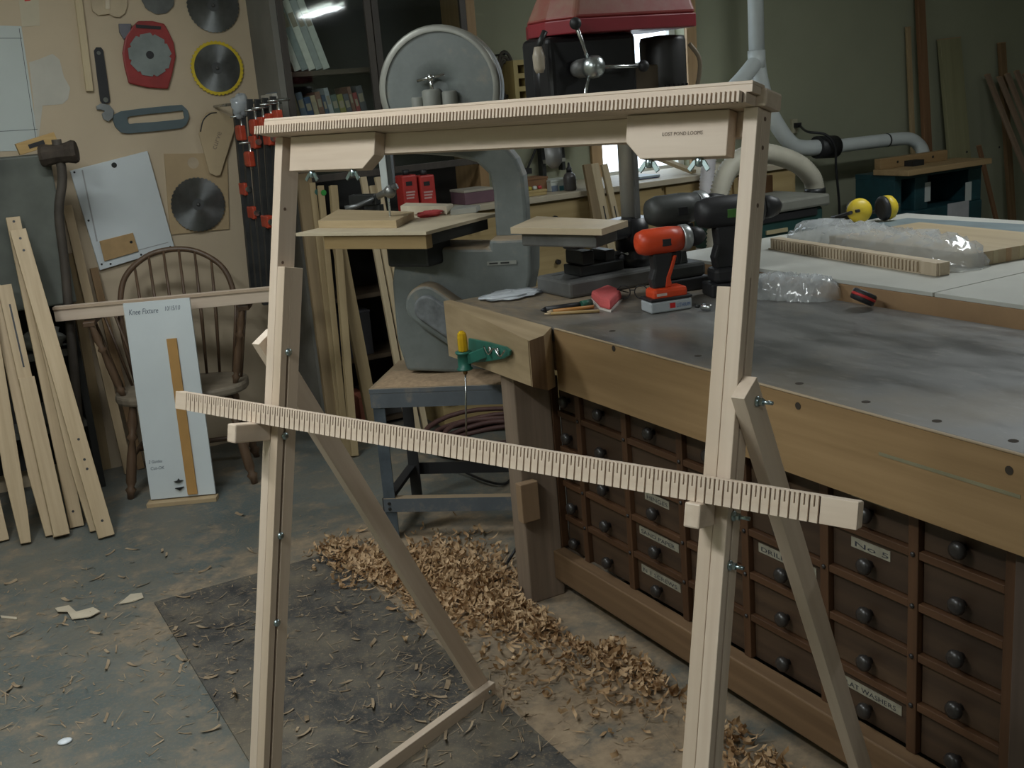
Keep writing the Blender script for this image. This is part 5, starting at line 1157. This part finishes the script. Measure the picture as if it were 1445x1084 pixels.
MB().box(x0+bw2, x1-bw2, 5.44, 5.4842, z0+bw2, z1-bw2).build('back', M_black, t)
c = PY(712, 112, 5.40); t = thing('belt_coil', 'dark coil of belt hanging on the wall beside the yellow rack', 'belt', c)
for r_ in (.075, .06, .048): MB().tube([c+V((math.cos(2*math.pi*i/24)*r_*.7, -.02*r_/.075, math.sin(2*math.pi*i/24)*r_*1.9)) for i in range(24)], .010, 6, closed=True).build('loop', mat('belt_dark', (0.06, 0.052, 0.04), .8), t)
MB().cyl(c+Z*.13+Y*.09, c+Z*.13-Y*.04, .006, n=6).build('nail', M_dark, t)

# ================================================================== THINGS ON THE BENCH TOP
ZB = BZ+.0008
# vise bracket with the amber screwdriver
t = thing('bench_holder', 'green painted iron holder screwed to the face of the vise jaw', 'tool holder', (1.5, 3.0, .8))
jn = V((-(2.655-3.452), (1.486-1.607), 0)); jn = V((-jn.x, -jn.y, 0)).normalized(); jn = -jn if jn.x > 0 else jn          # outward normal of the jaw face
jd = V((1.486-1.607, 2.655-3.452, 0)).normalized(); jp = V((1.607, 3.452, 0))
M_grn = mat('holder_green', (0.02, 0.13, 0.095), .4, var=.2)
def jpt(px, py, off=0.0): return PP(px, py, jp+jn*off, jn)
pl = [jpt(x, y, .0004) for x, y in ((664, 477), (690, 482), (716, 489), (723, 494), (722, 501), (714, 506), (690, 510), (664, 512))]
MB().prism(pl, jn*.008).build('back_plate', M_grn, t, bevel=.002)
sc = jpt(655, 509, .06); arm0 = jpt(686, 497, .006)
MB().beam(arm0, sc, .016, .034).build('arm', M_grn, t, bevel=.003)
MB().lathe([(.0235, -.03), (.026, -.029), (.026, -.025), (.021, -.023), (.021, .022), (.026, .024), (.027, .03), (.010, .03)], sc, Z, 20).build('socket', M_grn, t)
for x, y in ((692, 494), (703, 496)):
    p = jpt(x, y, .0095); MB().lathe([(.013, 0), (.012, .004), (.004, .007)], p, jn, 12).build('screw', M_chrome, t)
MB().tube(bez([jpt(683, 489, .02), jpt(689, 500, .024), jpt(697, 492, .022), jpt(705, 503, .02), jpt(712, 495, .016)], 5), .0028, 6).build('wire', M_chrome, t)
def amber():
    m, nt, b = _nt('amber_plastic'); b.inputs['Base Color'].default_value = (0.80, 0.50, 0.02, 1); b.inputs['Roughness'].default_value = .15; b.inputs['Transmission Weight'].default_value = .35; b.inputs['IOR'].default_value = 1.45; return m
t = thing('screwdriver', 'screwdriver with a clear amber handle hanging point down in the green holder', 'screwdriver', sc+Z*.03)
MB().lathe([(.0125, .0305), (.0165, .034), (.0165, .075), (.014, .09), (.006, .098)], sc, Z, 10, smooth=False).build('handle', amber(), t)
MB().lathe([(.006, -.045), (.008, -.04), (.008, .03)], sc, Z, 8).build('ferrule', mat('ferrule_brass', (0.28, 0.17, 0.06), .4, .7), t)
MB().cyl(sc-Z*.045, PP(658, 616, sc, (.47, .88, 0)), .0032, n=8).build('shaft', M_chrome, t)
# clear bag
p = PZ(722, 419, BZ); crumple('plastic_bag', p+Z*.010, (.11, .075, .010), plastic('milky_plastic', (0.66, 0.70, 0.74), .8), 'flat milky plastic bag lying at the far corner of the bench top', 'bag', 6, .22, 22, 12, flat=-.0095)
# brush / awl, pencils and the red triangle
def rod(name, a, b_, r, m_, label, cat, tip=None, n=8):
    a, b_ = PZ(*a, ZB+r), PZ(*b_, ZB+r); t = thing(name, label, cat, lerp(a, b_, .5)-Z*r); MB().cyl(lerp(a, b_, .12), b_, r, n=n).build('shaft', m_, t)
    MB().cyl(a, lerp(a, b_, .12), r*.25, r, n=n).build('tip', tip or m_, t); return t
rod('pencil', (772, 440), (838, 433), .006, mat('pencil_orange', (0.45, 0.20, 0.05), .5), 'orange pencil on the bench in front of the black handled awl', 'pencil', mat('pencil_wood', (0.5, 0.38, 0.24), .7), 6)
rod('pencil', (768, 443), (846, 439), .0055, mat('pencil_tan', (0.36, 0.24, 0.10), .5), 'tan pencil nearest the front edge of the bench', 'pencil', mat('pencil_wood', (0.5, 0.38, 0.24), .7), 6)
t = rod('awl', (763, 438), (820, 430), .010, M_black, 'black tapered tool with a dark green handle end beside the pencils', 'awl', M_black)
a, b_ = PZ(820, 430, ZB+.012), PZ(834, 427, ZB+.012); MB().cyl(a, b_, .012, n=10).build('handle', mat('awl_green', (0.02, 0.09, 0.06), .4), t)
pts = [PZ(*q, ZB) for q in ((834, 424), (846, 437), (862, 441), (878, 424), (872, 419), (858, 414))]
t = thing('sanding_sponge', 'pink-red triangular pad lying on the bench in front of the drill press', 'pad', pts[1]); cc = sum(pts, V((0, 0, 0)))/len(pts)
m = MB(); n = len(pts); top = [lerp(p, cc, .1)+Z*.035 for p in pts]; m.add([p+Z*.006 for p in pts]+top, [tuple(range(n))[::-1], tuple(range(n, 2*n))]+[(i, (i+1) % n, n+(i+1) % n, n+i) for i in range(n)]); m.build('pad', mat('pad_red', (0.50, 0.085, 0.085), .8, var=.15), t, bevel=.008)
MB().prism(pts, Z*.0058).build('edge', mat('pad_edge', (0.55, 0.50, 0.46), .7), t)
# eyeglasses-like tangle of wire behind it
c = PZ(893, 424, ZB); t = thing('wire_glasses', 'thin black wire-framed glasses standing beside the red pad', 'glasses', c)
for k in (-.03, .03): MB().tube([c+V((k*.6+.022*math.cos(2*math.pi*i/16)*.7, -k*.8-.022*math.cos(2*math.pi*i/16)*.7, .028+.022*math.sin(2*math.pi*i/16))) for i in range(16)], .002, 5, closed=True).build('rim', M_black, t)
MB().cyl(c+V((.03, -.04, .035)), c+V((.10, .02, .004)), .0022, n=5).build('temple', M_black, t); MB().cyl(c+V((-.03, .04, .035)), c+V((.06, .11, .004)), .0022, n=5).build('temple', M_black, t)
MB().cyl(c+V((-.004, .006, .034)), c+V((.005, -.007, .034)), .002, n=5).build('bridge', M_black, t)
# cordless drills
def drill(name, label, basepx, fdir, h, cols, tilt=0.0, chuck=1.0, silver=True, trim=None):
    """pistol drill standing on its battery; fdir = where the chuck points"""
    B = PZ(*basepx, ZB); f = V((*fdir, 0)).normalized(); s = V((-f.y, f.x, 0)); k = h/.26
    t = thing(name, label, 'drill', B); c1, c2, c3 = cols
    P = lambda a, b2, z: B+(f*a+s*b2+Z*z)*k
    def fb(a, b2, z): return MB().fbox(B, f*k, s*k, Z*k, a, b2, z)
    fb((-.062, .075), (-.038, .038), (0, .034)).build('battery', c3, t, bevel=.005)
    fb((-.050, .066), (-.034, .034), (.0342, .072)).build('foot', c1, t, bevel=.012)
    m = MB(); pts = [(-.040, .068), (.016, .068), (.010, .10), (.020, .13), (.030, .178), (-.040, .178), (-.036, .13), (-.046, .10)]
    m.prism([P(a, -.019, z) for a, z in pts], s*(.038*k)); m.build('grip', c2, t, bevel=.008)
    m = MB(); m.prism([P(a, -.0205, z) for a, z in [(-.004, .072), (.020, .072), (.016, .10), (.028, .13), (.040, .165), (.030, .165), (.016, .132), (.002, .105)]], s*(.041*k)); m.build('grip_strip', c1, t, bevel=.003)
    fb((.026, .048), (-.009, .009), (.140, .172)).build('trigger', c2, t, bevel=.004)
    ax = P(0, 0, .213); R_ = .040*k
    MB().lathe([(R_*.35, -.085*k), (R_*.8, -.078*k), (R_, -.055*k), (R_*1.02, .02*k), (R_*.92, .060*k)], ax, f, 22).build('motor_body', c1, t)
    fb((-.016, .014), (-.0405, .0405), (.200, .222)).build('side_badge', trim or c2, t, bevel=.002)
    MB().lathe([(R_*.98, .061*k), (R_*1.02, .066*k), (R_*1.02, .082*k), (R_*.9, .090*k)], ax, f, 22).build('torque_collar', mat('collar_silver', (0.42, 0.44, 0.44), .35, .7) if silver else c2, t)
    MB().lathe([(R_*.72, .0905*k), (R_*.74, .115*k), (R_*.55, .135*k*chuck), (R_*.25, .145*k*chuck)], ax, f, 18).build('chuck', M_black, t)
    return t, P, f, s, k
M_do = mat('drill_orange', (0.62, 0.06, 0.015), .4, var=.06); M_dk = mat('drill_black', (0.022, 0.022, 0.024), .5, var=.2); M_bat = mat('battery_grey', (0.40, 0.43, 0.45), .45, var=.08); M_dg = mat('drill_charcoal', (0.045, 0.048, 0.045), .5, var=.25, scale=12)
t, P, f, s, k = drill('cordless_drill', 'orange-red cordless drill with a grey battery standing on the bench', (938, 437), (.90, -.18), .262, (M_do, M_dk, M_bat))
sd = -s if s.y > 0 else s
m = MB().fbox(P(0, 0, 0), f*k, s*k, Z*k, (-.064, .077), (-.040, .040), (.036, .044)); m.build('battery_rim', M_dk, t, bevel=.003)
sg = -1 if s.y > 0 else 1
MB().fbox(P(0, 0, 0), f*k, s*k, Z*k, (.0, .018), (sg*.0382, sg*.0386), (.010, .026)).build('red_patch', mat('label_red', (0.55, 0.02, 0.02), .5), t)
text_mesh('lettering', 'LITHIUM', .017, P(.022, sg*.0386, .011), f, Z, mat('label_blue', (0.05, 0.12, 0.30), .5), t, width=.045)
MB().fbox(P(0, 0, 0), f*k, s*k, Z*k, (-.040, -.006), (sg*.0342, sg*.0347), (.050, .058)).build('maker_name', mat('label_pale', (0.62, 0.5, 0.45), .5), t)
drill('cordless_drill', 'bulky dark grey cordless drill standing behind the orange one', (958, 409), (.86, -.10), .33, (M_dg, M_dk, M_dk), chuck=1.1)
drill('cordless_drill', 'black cordless drill with a slim grip partly behind the right loom post', (1030, 414), (.92, -.30), .325, (M_dk, M_dk, M_dk), silver=False, trim=mat('drill_lime', (0.06, 0.17, 0.035), .5))
# chrome bit lying near
p = PZ(998, 438, ZB); t = thing('socket_bit', 'small bright chrome socket lying beside the right loom post', 'socket', p); MB().lathe([(.008, 0), (.010, .004), (.010, .03), (.007, .036)], p+Z*.0105-X*.01+Y*.014, (.3, -.95, 0), 12).build('body', M_chrome, t); MB().lathe([(.006, 0), (.006, .012)], p+Z*.0105-X*.01+Y*.026, (-.3, .95, 0), 8).build('drive', M_dark, t)
# bubble wrap and tape measure at the back edge of the bench
def bubble(name, c, r, label, seed, along=(0, 1, 0)):
    rr = random.Random(seed); m = MB(); a = V(along).normalized(); b_ = V((-a.y, a.x, 0)); n, k = 44, 16; r = V(r); vs = []
    for i in range(n+1):
        u = -1+2*i/n; env = (1-abs(u)**6)**.5
        for j in range(k+1):
            th = math.pi*j/k; q = 1+rr.uniform(-.10, .10)+(.06 if (i+j) % 2 else -.06)
            vs.append(V(c)+a*(u*r.y)+b_*(math.cos(th)*r.x*env*q)+Z*(max(0, math.sin(th)*r.z*env*q)))
    m.add(vs, [(i*(k+1)+j, i*(k+1)+j+1, (i+1)*(k+1)+j+1, (i+1)*(k+1)+j) for i in range(n) for j in range(k)], True)
    return tag(m.build(name, M_bub, loc=c), label, 'bubble wrap')
M_bub = plastic('bubble_film', (0.60, 0.63, 0.64), .42, .10)
bubble('bubble_wrap', PZ(1108, 420, ZB)+X*.02, (.07, .16, .07), 'crumpled bubble wrap lying on the bench right of the loom post', 21, (.4, -.9, 0))
t = thing('tape_measure', 'black and red tape measure at the back edge of the bench top', 'tape measure', PZ(1226, 434, ZB)); c = PZ(1222, 434, ZB)-X*.01; tax = V((.45, -.15, .88)).normalized()
MB().lathe([(.032, -.016), (.036, -.012), (.036, .012), (.032, .016)], c+Z*.033, tax, 20).build('case', M_black, t); MB().lathe([(.0365, -.004), (.0365, .004)], c+Z*.033, tax, 20).build('band', mat('tape_red', (0.50, 0.03, 0.03), .5), t)

# ================================================================== SECOND TABLE BEHIND THE BENCH
T2Z = .99; TX0, TX1, TY0, TY1 = 2.462, 3.74, 1.05, 3.30
t = thing('assembly_table', 'big white-topped assembly table with a brown edge behind the workbench', 'table', (3.1, 2.2, 0))
M_t2 = mat('worn_melamine', (0.46, 0.46, 0.42), .4, var=.10, scale=3); M_t2e = mat('table_edge_mdf', (0.30, 0.185, 0.095), .7, var=.12, scale=10)
for y0, y1 in ((2.078, TY1), (TY0, 2.072)):
    MB().box(TX0, TX1, y0, y1, T2Z-.012, T2Z).build('top_panel', M_t2, t, bevel=.001)
MB().box(TX0, TX1, TY0, TY1, .80, T2Z-.0125).build('core', M_t2e, t, bevel=.002)
for x in (TX0+.05, TX1-.13):
    for y in (TY0+.05, TY1-.15): MB().box(x, x+.08, y, y+.08, 0, .7995).build('leg', M_legw, t)
# wrapped comb bars
p0, p1 = PZ(1084, 352, T2Z), PZ(1322, 391, T2Z); d = (p1-p0); d.z = 0; L = d.length; d.normalize(); nb = V((d.y, -d.x, 0)); nb = nb if nb.x < 0 else -nb
t = thing('comb_bar', 'pale toothed wooden bar lying beside the bubble-wrapped bundle on the white table', 'wooden bar', p0)
o = p0+Z*.0006
MB().fbox(o, d, -nb, Z, (0, L), (.010, .05), (0, .040)).build('bar', wood('wrapped_bar', (0.46, 0.37, 0.26), (0.54, 0.445, 0.32), d, 50), t, bevel=.002)
m = MB(); n = 46
for i in range(n): m.fbox(o, d, -nb, Z, (.02+(L-.10)*i/n, .02+(L-.10)*i/n+.009), (.002, .0098), (.004, .036))
M_tt = wood('wrapped_teeth', (0.48, 0.385, 0.27), (0.55, 0.45, 0.33), Z, 50); to = m.build('teeth', M_tt, t); to['kind'] = 'stuff'
MB().fbox(o, d, -nb, Z, (L-.07, L-.004), (.001, .0098), (.0, .040)).build('end_block', M_tt, t, bevel=.001)
MB().fbox(o, d, -nb, Z, (.0, L-.071), (.001, .0098), (.0, .0038)).build('lower_lip', M_tt, t)
bubble('bubble_wrap', lerp(p0, p1, .47)-nb*.16+Z*.0006, (.115, L*.54, .095), 'long roll of bubble wrap around loom parts on the white table', 31, d)
# big panel with brown layered edge
q = [PZ(1170, 333, T2Z+.045), PZ(1372, 358, T2Z+.045), PZ(1480, 332, T2Z+.045), PZ(1260, 316, T2Z+.045)]
ax_ = (q[1]-q[0]).normalized(); ay_ = V((-ax_.y, ax_.x, 0)); ay_ = ay_ if ay_.x > 0 else -ay_; La = (q[1]-q[0]).length
t = thing('panel_stack', 'flat wooden panel with a striped brown edge lying on the white table', 'panel', (q[1].x, q[1].y, T2Z)); o = V((q[0].x, q[0].y, T2Z+.0006))
MB().fbox(o, ax_, ay_, Z, (0, La), (0, .42), (0, .0435)).build('panel', wood('panel_tan', (0.36, 0.28, 0.17), (0.44, 0.35, 0.22), ax_, 20), t, bevel=.001)
for k in range(7): MB().fbox(o, ax_, ay_, Z, (La+.0003, La+.002), (.03+.055*k, .05+.055*k), (.002, .0432)).build('edge_strip', (M_lege, mat('pale_edge', (0.42, 0.35, 0.22), .7))[k % 2], t)
tag(MB().prism([PZ(1225, 318, T2Z+.0006), PZ(1445, 335, T2Z+.0006), PZ(1520, 322, T2Z+.0006), PZ(1280, 309, T2Z+.0006)], Z*.004).build('steel_rule', mat('blue_grey_sheet', (0.17, 0.21, 0.22), .5), loc=PZ(1225, 318, T2Z)), 'thin blue-grey sheet at the far edge of the white table', 'sheet')
# ear muffs
c1, c2 = PZ(1212, 317, T2Z), PZ(1249, 313, T2Z); t = thing('ear_muffs', 'yellow ear muffs with black cushions on the far edge of the white table', 'ear muffs', lerp(c1, c2, .5))
r_ = .050
a1 = V((-.55, -.80, .15)).normalized(); a2 = V((.93, -.30, .1)).normalized()
for c, ax_, nm in ((c1+Z*(r_+.006), a1, 0), (c2+Z*(r_+.006), a2, 1)):
    MB().lathe([(r_*.98, 0), (r_, .012), (r_*.92, .028), (r_*.6, .042), (r_*.15, .047)], c, ax_, 22).build('cup', M_yel, t)
    MB().lathe([(r_*.55, -.022), (r_*.85, -.024), (r_*1.02, -.012), (r_*.98, -.0005)], c, ax_, 22).build('cushion', M_black, t)
    MB().beam(c+ax_*.045-V((0, 0, .0))-X*.01, c+ax_*.040-X*.03*(1 if nm == 0 else -1), .012, .012).build('yoke', M_black, t, bevel=.002)
hb1, hb2 = c1+Z*(r_+.004)+a1*.03-X*.05, c2+Z*(r_+.004)+a2*.03+X*.0
MB().tube(bez([hb1, hb1+Y*.12-Z*.03+X*.03, lerp(hb1, hb2, .5)+Y*.2-Z*.04, hb2+Y*.12-Z*.03, hb2], 6), .007, 6).build('headband', M_black, t)

# ================================================================== MACHINES AND DUCTS ALONG THE BACK
t = thing('planer', 'dark green thickness planer with a grey cover behind the white table', 'planer', (4.0, 4.3, 0))
gx0, gx1 = PY(1058, 300, 4.2).x, PY(1168, 300, 4.2).x; gz0, gz1 = PY(1120, 322, 4.2).z, PY(1120, 280, 4.2).z
M_pg = mat('planer_green', (0.016, 0.055, 0.05), .45, var=.2); M_pgr = mat('planer_grey', (0.22, 0.22, 0.19), .5, var=.15)
MB().box(gx0, gx1-.03, 4.2, 4.65, gz0-.10, gz1-.06).build('body', M_pg, t, bevel=.015); MB().box(gx0-.0, gx1, 4.18, 4.68, gz1-.059, gz1+.0).build('cover', M_pgr, t, bevel=.012)
MB().box(gx0+.05, gx1-.08, 4.192, 4.1998, gz1-.10, gz1-.065).build('slot', M_black, t); MB().box(gx0+.1, gx0+.24, 4.192, 4.1998, gz0-.01, gz0+.01).build('maker_plate', mat('plate_tan', (0.40, 0.34, 0.20), .5), t)
for x, w_ in ((gx0+.02, .05), (gx1-.09, .05)): MB().box(x, x+w_, 4.24, 4.6, 0, gz0-.1005).build('stand_leg', M_dark, t)
MB().box(gx1-.09, gx1-.05, 4.19, 4.1999, gz1-.055+.0, gz1-.02).build('switch', M_black, t)
MB().box(gx1-.2, gx1-.05, 4.55, 4.66, gz1+.0005, gz1+.09).build('wood_offcut', mat('offcut_rust', (0.22, 0.11, 0.05), .7), t, bevel=.002)
for x, y in ((gx0+.06, 4.3), (gx0+.16, 4.3)): MB().cyl((x, y, gz1), (x, y, gz1+.13), .016, n=10).build('column', M_pg, t)
def ribbed(name, pts, r, m_, parent, n=10, rib=.14, seg=.018):
    P_ = bez(pts, 7); out = []; rr = []
    for i in range(len(P_)-1):
        for k_ in (0, .5): out.append(lerp(P_[i], P_[i+1], k_)); rr.append(r*(1 if k_ == 0 else 1-rib))
    out.append(P_[-1]); rr.append(r); MB().tube(out, rr, n).build(name, m_, parent)
M_hose = mat('hose_cream', (0.52, 0.49, 0.40), .55, var=.08); M_pvc = mat('pvc_white', (0.62, 0.66, 0.66), .4, var=.04)
hp = [PY(1150, 268, 4.42), PY(1146, 252, 4.42), PY(1130, 234, 4.42), PY(1105, 222, 4.42), PY(1075, 216, 4.42), PY(1048, 222, 4.42), PY(1028, 240, 4.42), PY(1016, 270, 4.42), PY(1012, 310, 4.42), PY(1010, 350, 4.42)]
t = thing('flexible_hose', 'cream ribbed hose arching from the planer behind the right loom post', 'hose', hp[0]); ribbed('hose', hp, .052, M_hose, t, 14)
MB().lathe([(.056, -.03), (.056, .0)], hp[0]+Z*.01, Z, 16).build('cuff', M_dark, t)
hp2 = [PY(1003, 200, 4.8), PY(1000, 230, 4.8), PY(997, 260, 4.8), PY(994, 300, 4.8), PY(992, 360, 4.8)]
t = thing('flexible_hose', 'straight white ribbed hose dropping left of the right loom post', 'hose', hp2[-1]); ribbed('hose', hp2, .042, mat('hose_white', (0.66, 0.64, 0.66), .5), t, 14)
yP = 5.2; t = thing('dust_pipe', 'white plastic dust pipe with a wye running down and along the back wall', 'pipe', PY(1070, 150, yP))
rp = .0465
MB().cyl(V((PY(1066, 0, yP).x, yP, CEIL)), PY(1068, 84, yP), rp, n=20).build('drop_pipe', M_pvc, t)
MB().lathe([(rp*1.12, 0), (rp*1.12, .10)], PY(1068, 96, yP), Z, 20).build('collar', M_pvc, t)
MB().tube(bez([PY(1068, 80, yP), PY(1072, 110, yP), PY(1083, 150, yP), PY(1100, 182, yP), PY(1118, 204, yP), PY(1135, 209, yP), PY(1154, 208, yP)], 6), rp*1.05, 16).build('elbow_pipe', M_pvc, t)
MB().tube(bez([PY(1066, 88, yP), PY(1050, 108, yP-.05), PY(1034, 126, yP-.10), PY(1018, 150, yP-.2), PY(1008, 185, yP-.4), hp2[0]], 6), rp, 16).build('wye_branch', M_pvc, t)
g0, g1 = PY(1152, 208, yP), PY(1178, 207, yP); MB().lathe([(rp*1.5, 0), (rp*1.5, (g1-g0).length)], g0, g1-g0, 16).build('blast_gate', M_black, t)
MB().tube(bez([PY(1176, 207, yP), PY(1225, 201, yP), PY(1270, 196, yP), PY(1286, 197, yP), PY(1298, 206, yP), PY(1302, 215, yP-.1), PY(1303, 226, yP-.18)], 6), rp*.92, 16).build('branch_pipe', M_pvc, t)
b0, b1 = PY(1250, 198, yP), PY(1252, 198, yP); MB().lathe([(rp*.96, 0), (rp*.96, .012)], b0, X, 16).build('strap', M_black, t)
# outlet and cord
p = PY(1121, 178, 5.484); t = thing('wall_outlet', 'beige wall outlet with a dark plug above the dust pipe', 'outlet', p); MB().box(p.x-.022, p.x+.022, 5.478, 5.4985, p.z-.045, p.z+.045).build('plate', mat('outlet_beige', (0.45, 0.42, 0.30), .5), t); MB().box(p.x-.012, p.x+.02, 5.44, 5.4778, p.z-.01, p.z+.02).build('plug', M_black, t)
pts = [p+V((.0, -.05, .0)), PY(1140, 186, 5.2), PY(1165, 190, 5.12), PY(1178, 207, 5.10), PY(1180, 240, 5.12), PY(1184, 285, 5.15), PY(1185, 330, 5.2)]
tag(MB().tube(bez(pts, 6), .008, 6).build('power_cord', M_black, loc=pts[-1]), 'black cord running from the wall outlet over the dust pipe and down', 'cord')
# teal router table
yT = 4.86; t = thing('router_table', 'teal machine stand with white labels and a wooden fence on top, far right', 'machine', (5.9, 5.1, 0))
M_teal = mat('machine_teal', (0.013, 0.055, 0.066), .5, var=.25); tx0, tx1 = PY(1262, 280, yT).x, PY(1384, 280, yT).x; tz1 = PY(1320, 246, yT).z; tzm = PY(1320, 292, yT).z
for a, b_ in ((1262, 1272), (1291, 1309), (1345, 1362), (1366, 1384)):
    xa, xb = PY(a, 280, yT).x, PY(b_, 280, yT).x; MB().box(xa, xb, yT, yT+.32, tzm, tz1-.0).build('post', M_teal, t, bevel=.004) if a != 1345 else None
MB().box(tx0, tx1, yT-.01, yT+.33, .0, tzm-.0005).build('cabinet', M_teal, t, bevel=.006); MB().box(tx0, tx1, yT-.005, yT+.32, tz1+.0003, tz1+.03).build('top_frame', M_teal, t)
MB().box(tx0+.03, tx1-.03, yT+.30, yT+.32, tzm, tz1).build('back', M_black, t)
for a in (1314, 1367): 
    p = PY(a+.5, 270, yT-.003); MB().box(p.x-.035, p.x+.022, yT-.004, yT-.001, p.z-.06, p.z+.06).build('label', M_paper, t) if a == 1367 else MB().box(p.x-.06, p.x-.01, yT-.004, yT-.001, p.z-.06, p.z+.06).build('label', M_paper, t)
p0, p1 = PY(1232, 240, yT+.16), PY(1396, 232, yT-.1); fz = (p0.z+p1.z)/2
MB().box(p0.x, p1.x, yT-.12, yT+.16, tz1+.0305, tz1+.065).build('table_board', wood('router_board', (0.36, 0.24, 0.115), (0.45, 0.31, 0.16), X, 30), t, bevel=.003)
MB().box(p0.x, p1.x-.15, yT+.10, yT+.15, tz1+.0655, tz1+.13).build('fence', wood('router_fence', (0.30, 0.19, 0.085), (0.38, 0.25, 0.12), X, 30), t, bevel=.003)
for k in range(4): MB().lathe([(.008, 0), (.008, .002)], (p0.x+.15+.32*k, yT+.099, tz1+.10), -Y, 8).build('screw', M_dark, t)
MB().box(PY(1300, 240, yT).x-.04, PY(1300, 240, yT).x+.06, yT+.03, yT+.099, tz1+.0655, tz1+.10).build('router_guard', M_black, t)
p = PY(1355, 300, yT-.012); tag(MB().box(p.x-.12, p.x+.08, yT-.0135, yT-.0105, p.z-.12, p.z+.07).build('paper_sheet', mat('grey_paper', (0.42, 0.42, 0.44), .7, var=.1), loc=(p.x, yT-.012, p.z-.12)), 'pale printed sheet stuck low on the teal machine', 'paper')
# boards leaning on the back wall at the right
def lean2(name, toppx, ytop, yfoot, dx, wd, th, label, mfun, group):
    q = PY(*toppx, ytop); f = V((q.x+dx, yfoot, 0)); d = (q-f).normalized(); sd = (X-d*X.dot(d)).normalized(); nn = sd.cross(d)
    lift = (abs(nn.z)*th/2+abs(sd.z)*wd/2+.0005)/d.z; f = f+d*lift
    t = thing(name, label, 'board', (f.x, f.y, 0), group); MB().beam(f, q, wd, th, side=sd).build('plank', mfun(d), t, bevel=.002)
    MB().beam(q-d*.006, q+d*.0006, wd+.0004, th+.0004, side=sd).build('end_grain', M_lege, t); return t
G6 = 'boards leaning on the back wall at the right'
M_or = lambda g: wood('board_orange', (0.17, 0.085, 0.04), (0.24, 0.13, 0.065), g, 30, .6); M_gr = lambda g: wood('board_greenish', (0.24, 0.23, 0.125), (0.31, 0.295, 0.17), g, 20, .7, blot=.4); M_br = lambda g: wood('board_brown', (0.22, 0.15, 0.10), (0.30, 0.21, 0.145), g, 30, .7)
lean2('leaning_board', (1296, -40), 5.46, 5.30, .02, .07, .03, 'tall orange-brown board running up out of the top of the picture', M_or, G6)
lean2('leaning_board', (1281, 38), 5.47, 5.36, .02, .035, .02, 'thin pale strip just left of the tall orange-brown board', M_lum, G6)
lean2('leaning_board', (1339, 54), 5.46, 5.28, .06, .21, .03, 'wide greenish plank standing behind the teal machine', M_gr, G6)
lean2('leaning_board', (1413, 60), 5.47, 5.3, .02, .06, .03, 'dark board standing behind the bundle of slats', M_lumd, G6)
for i, (px, py, lab) in enumerate(((1393, 105, 'leftmost slat of the bundle at the right edge'), (1410, 108, 'second slat from the left in the bundle at the right edge'), (1421, 104, 'third slat from the left in the bundle at the right edge'), (1434, 100, 'fourth slat from the left in the bundle at the right edge'), (1446, 104, 'slat of the bundle cut by the right edge of the picture'))):
    lean2('slat', (px, py), 5.43-.02*i, 4.72-.02*i, .04, .046, .018, lab, M_br, 'slats leaning at the right edge')
lean2('slat', (1381, 205), 5.25, 4.95, .02, .032, .02, 'thin short stick leaning between the teal machine and the slats', M_or, 'slats leaning at the right edge')
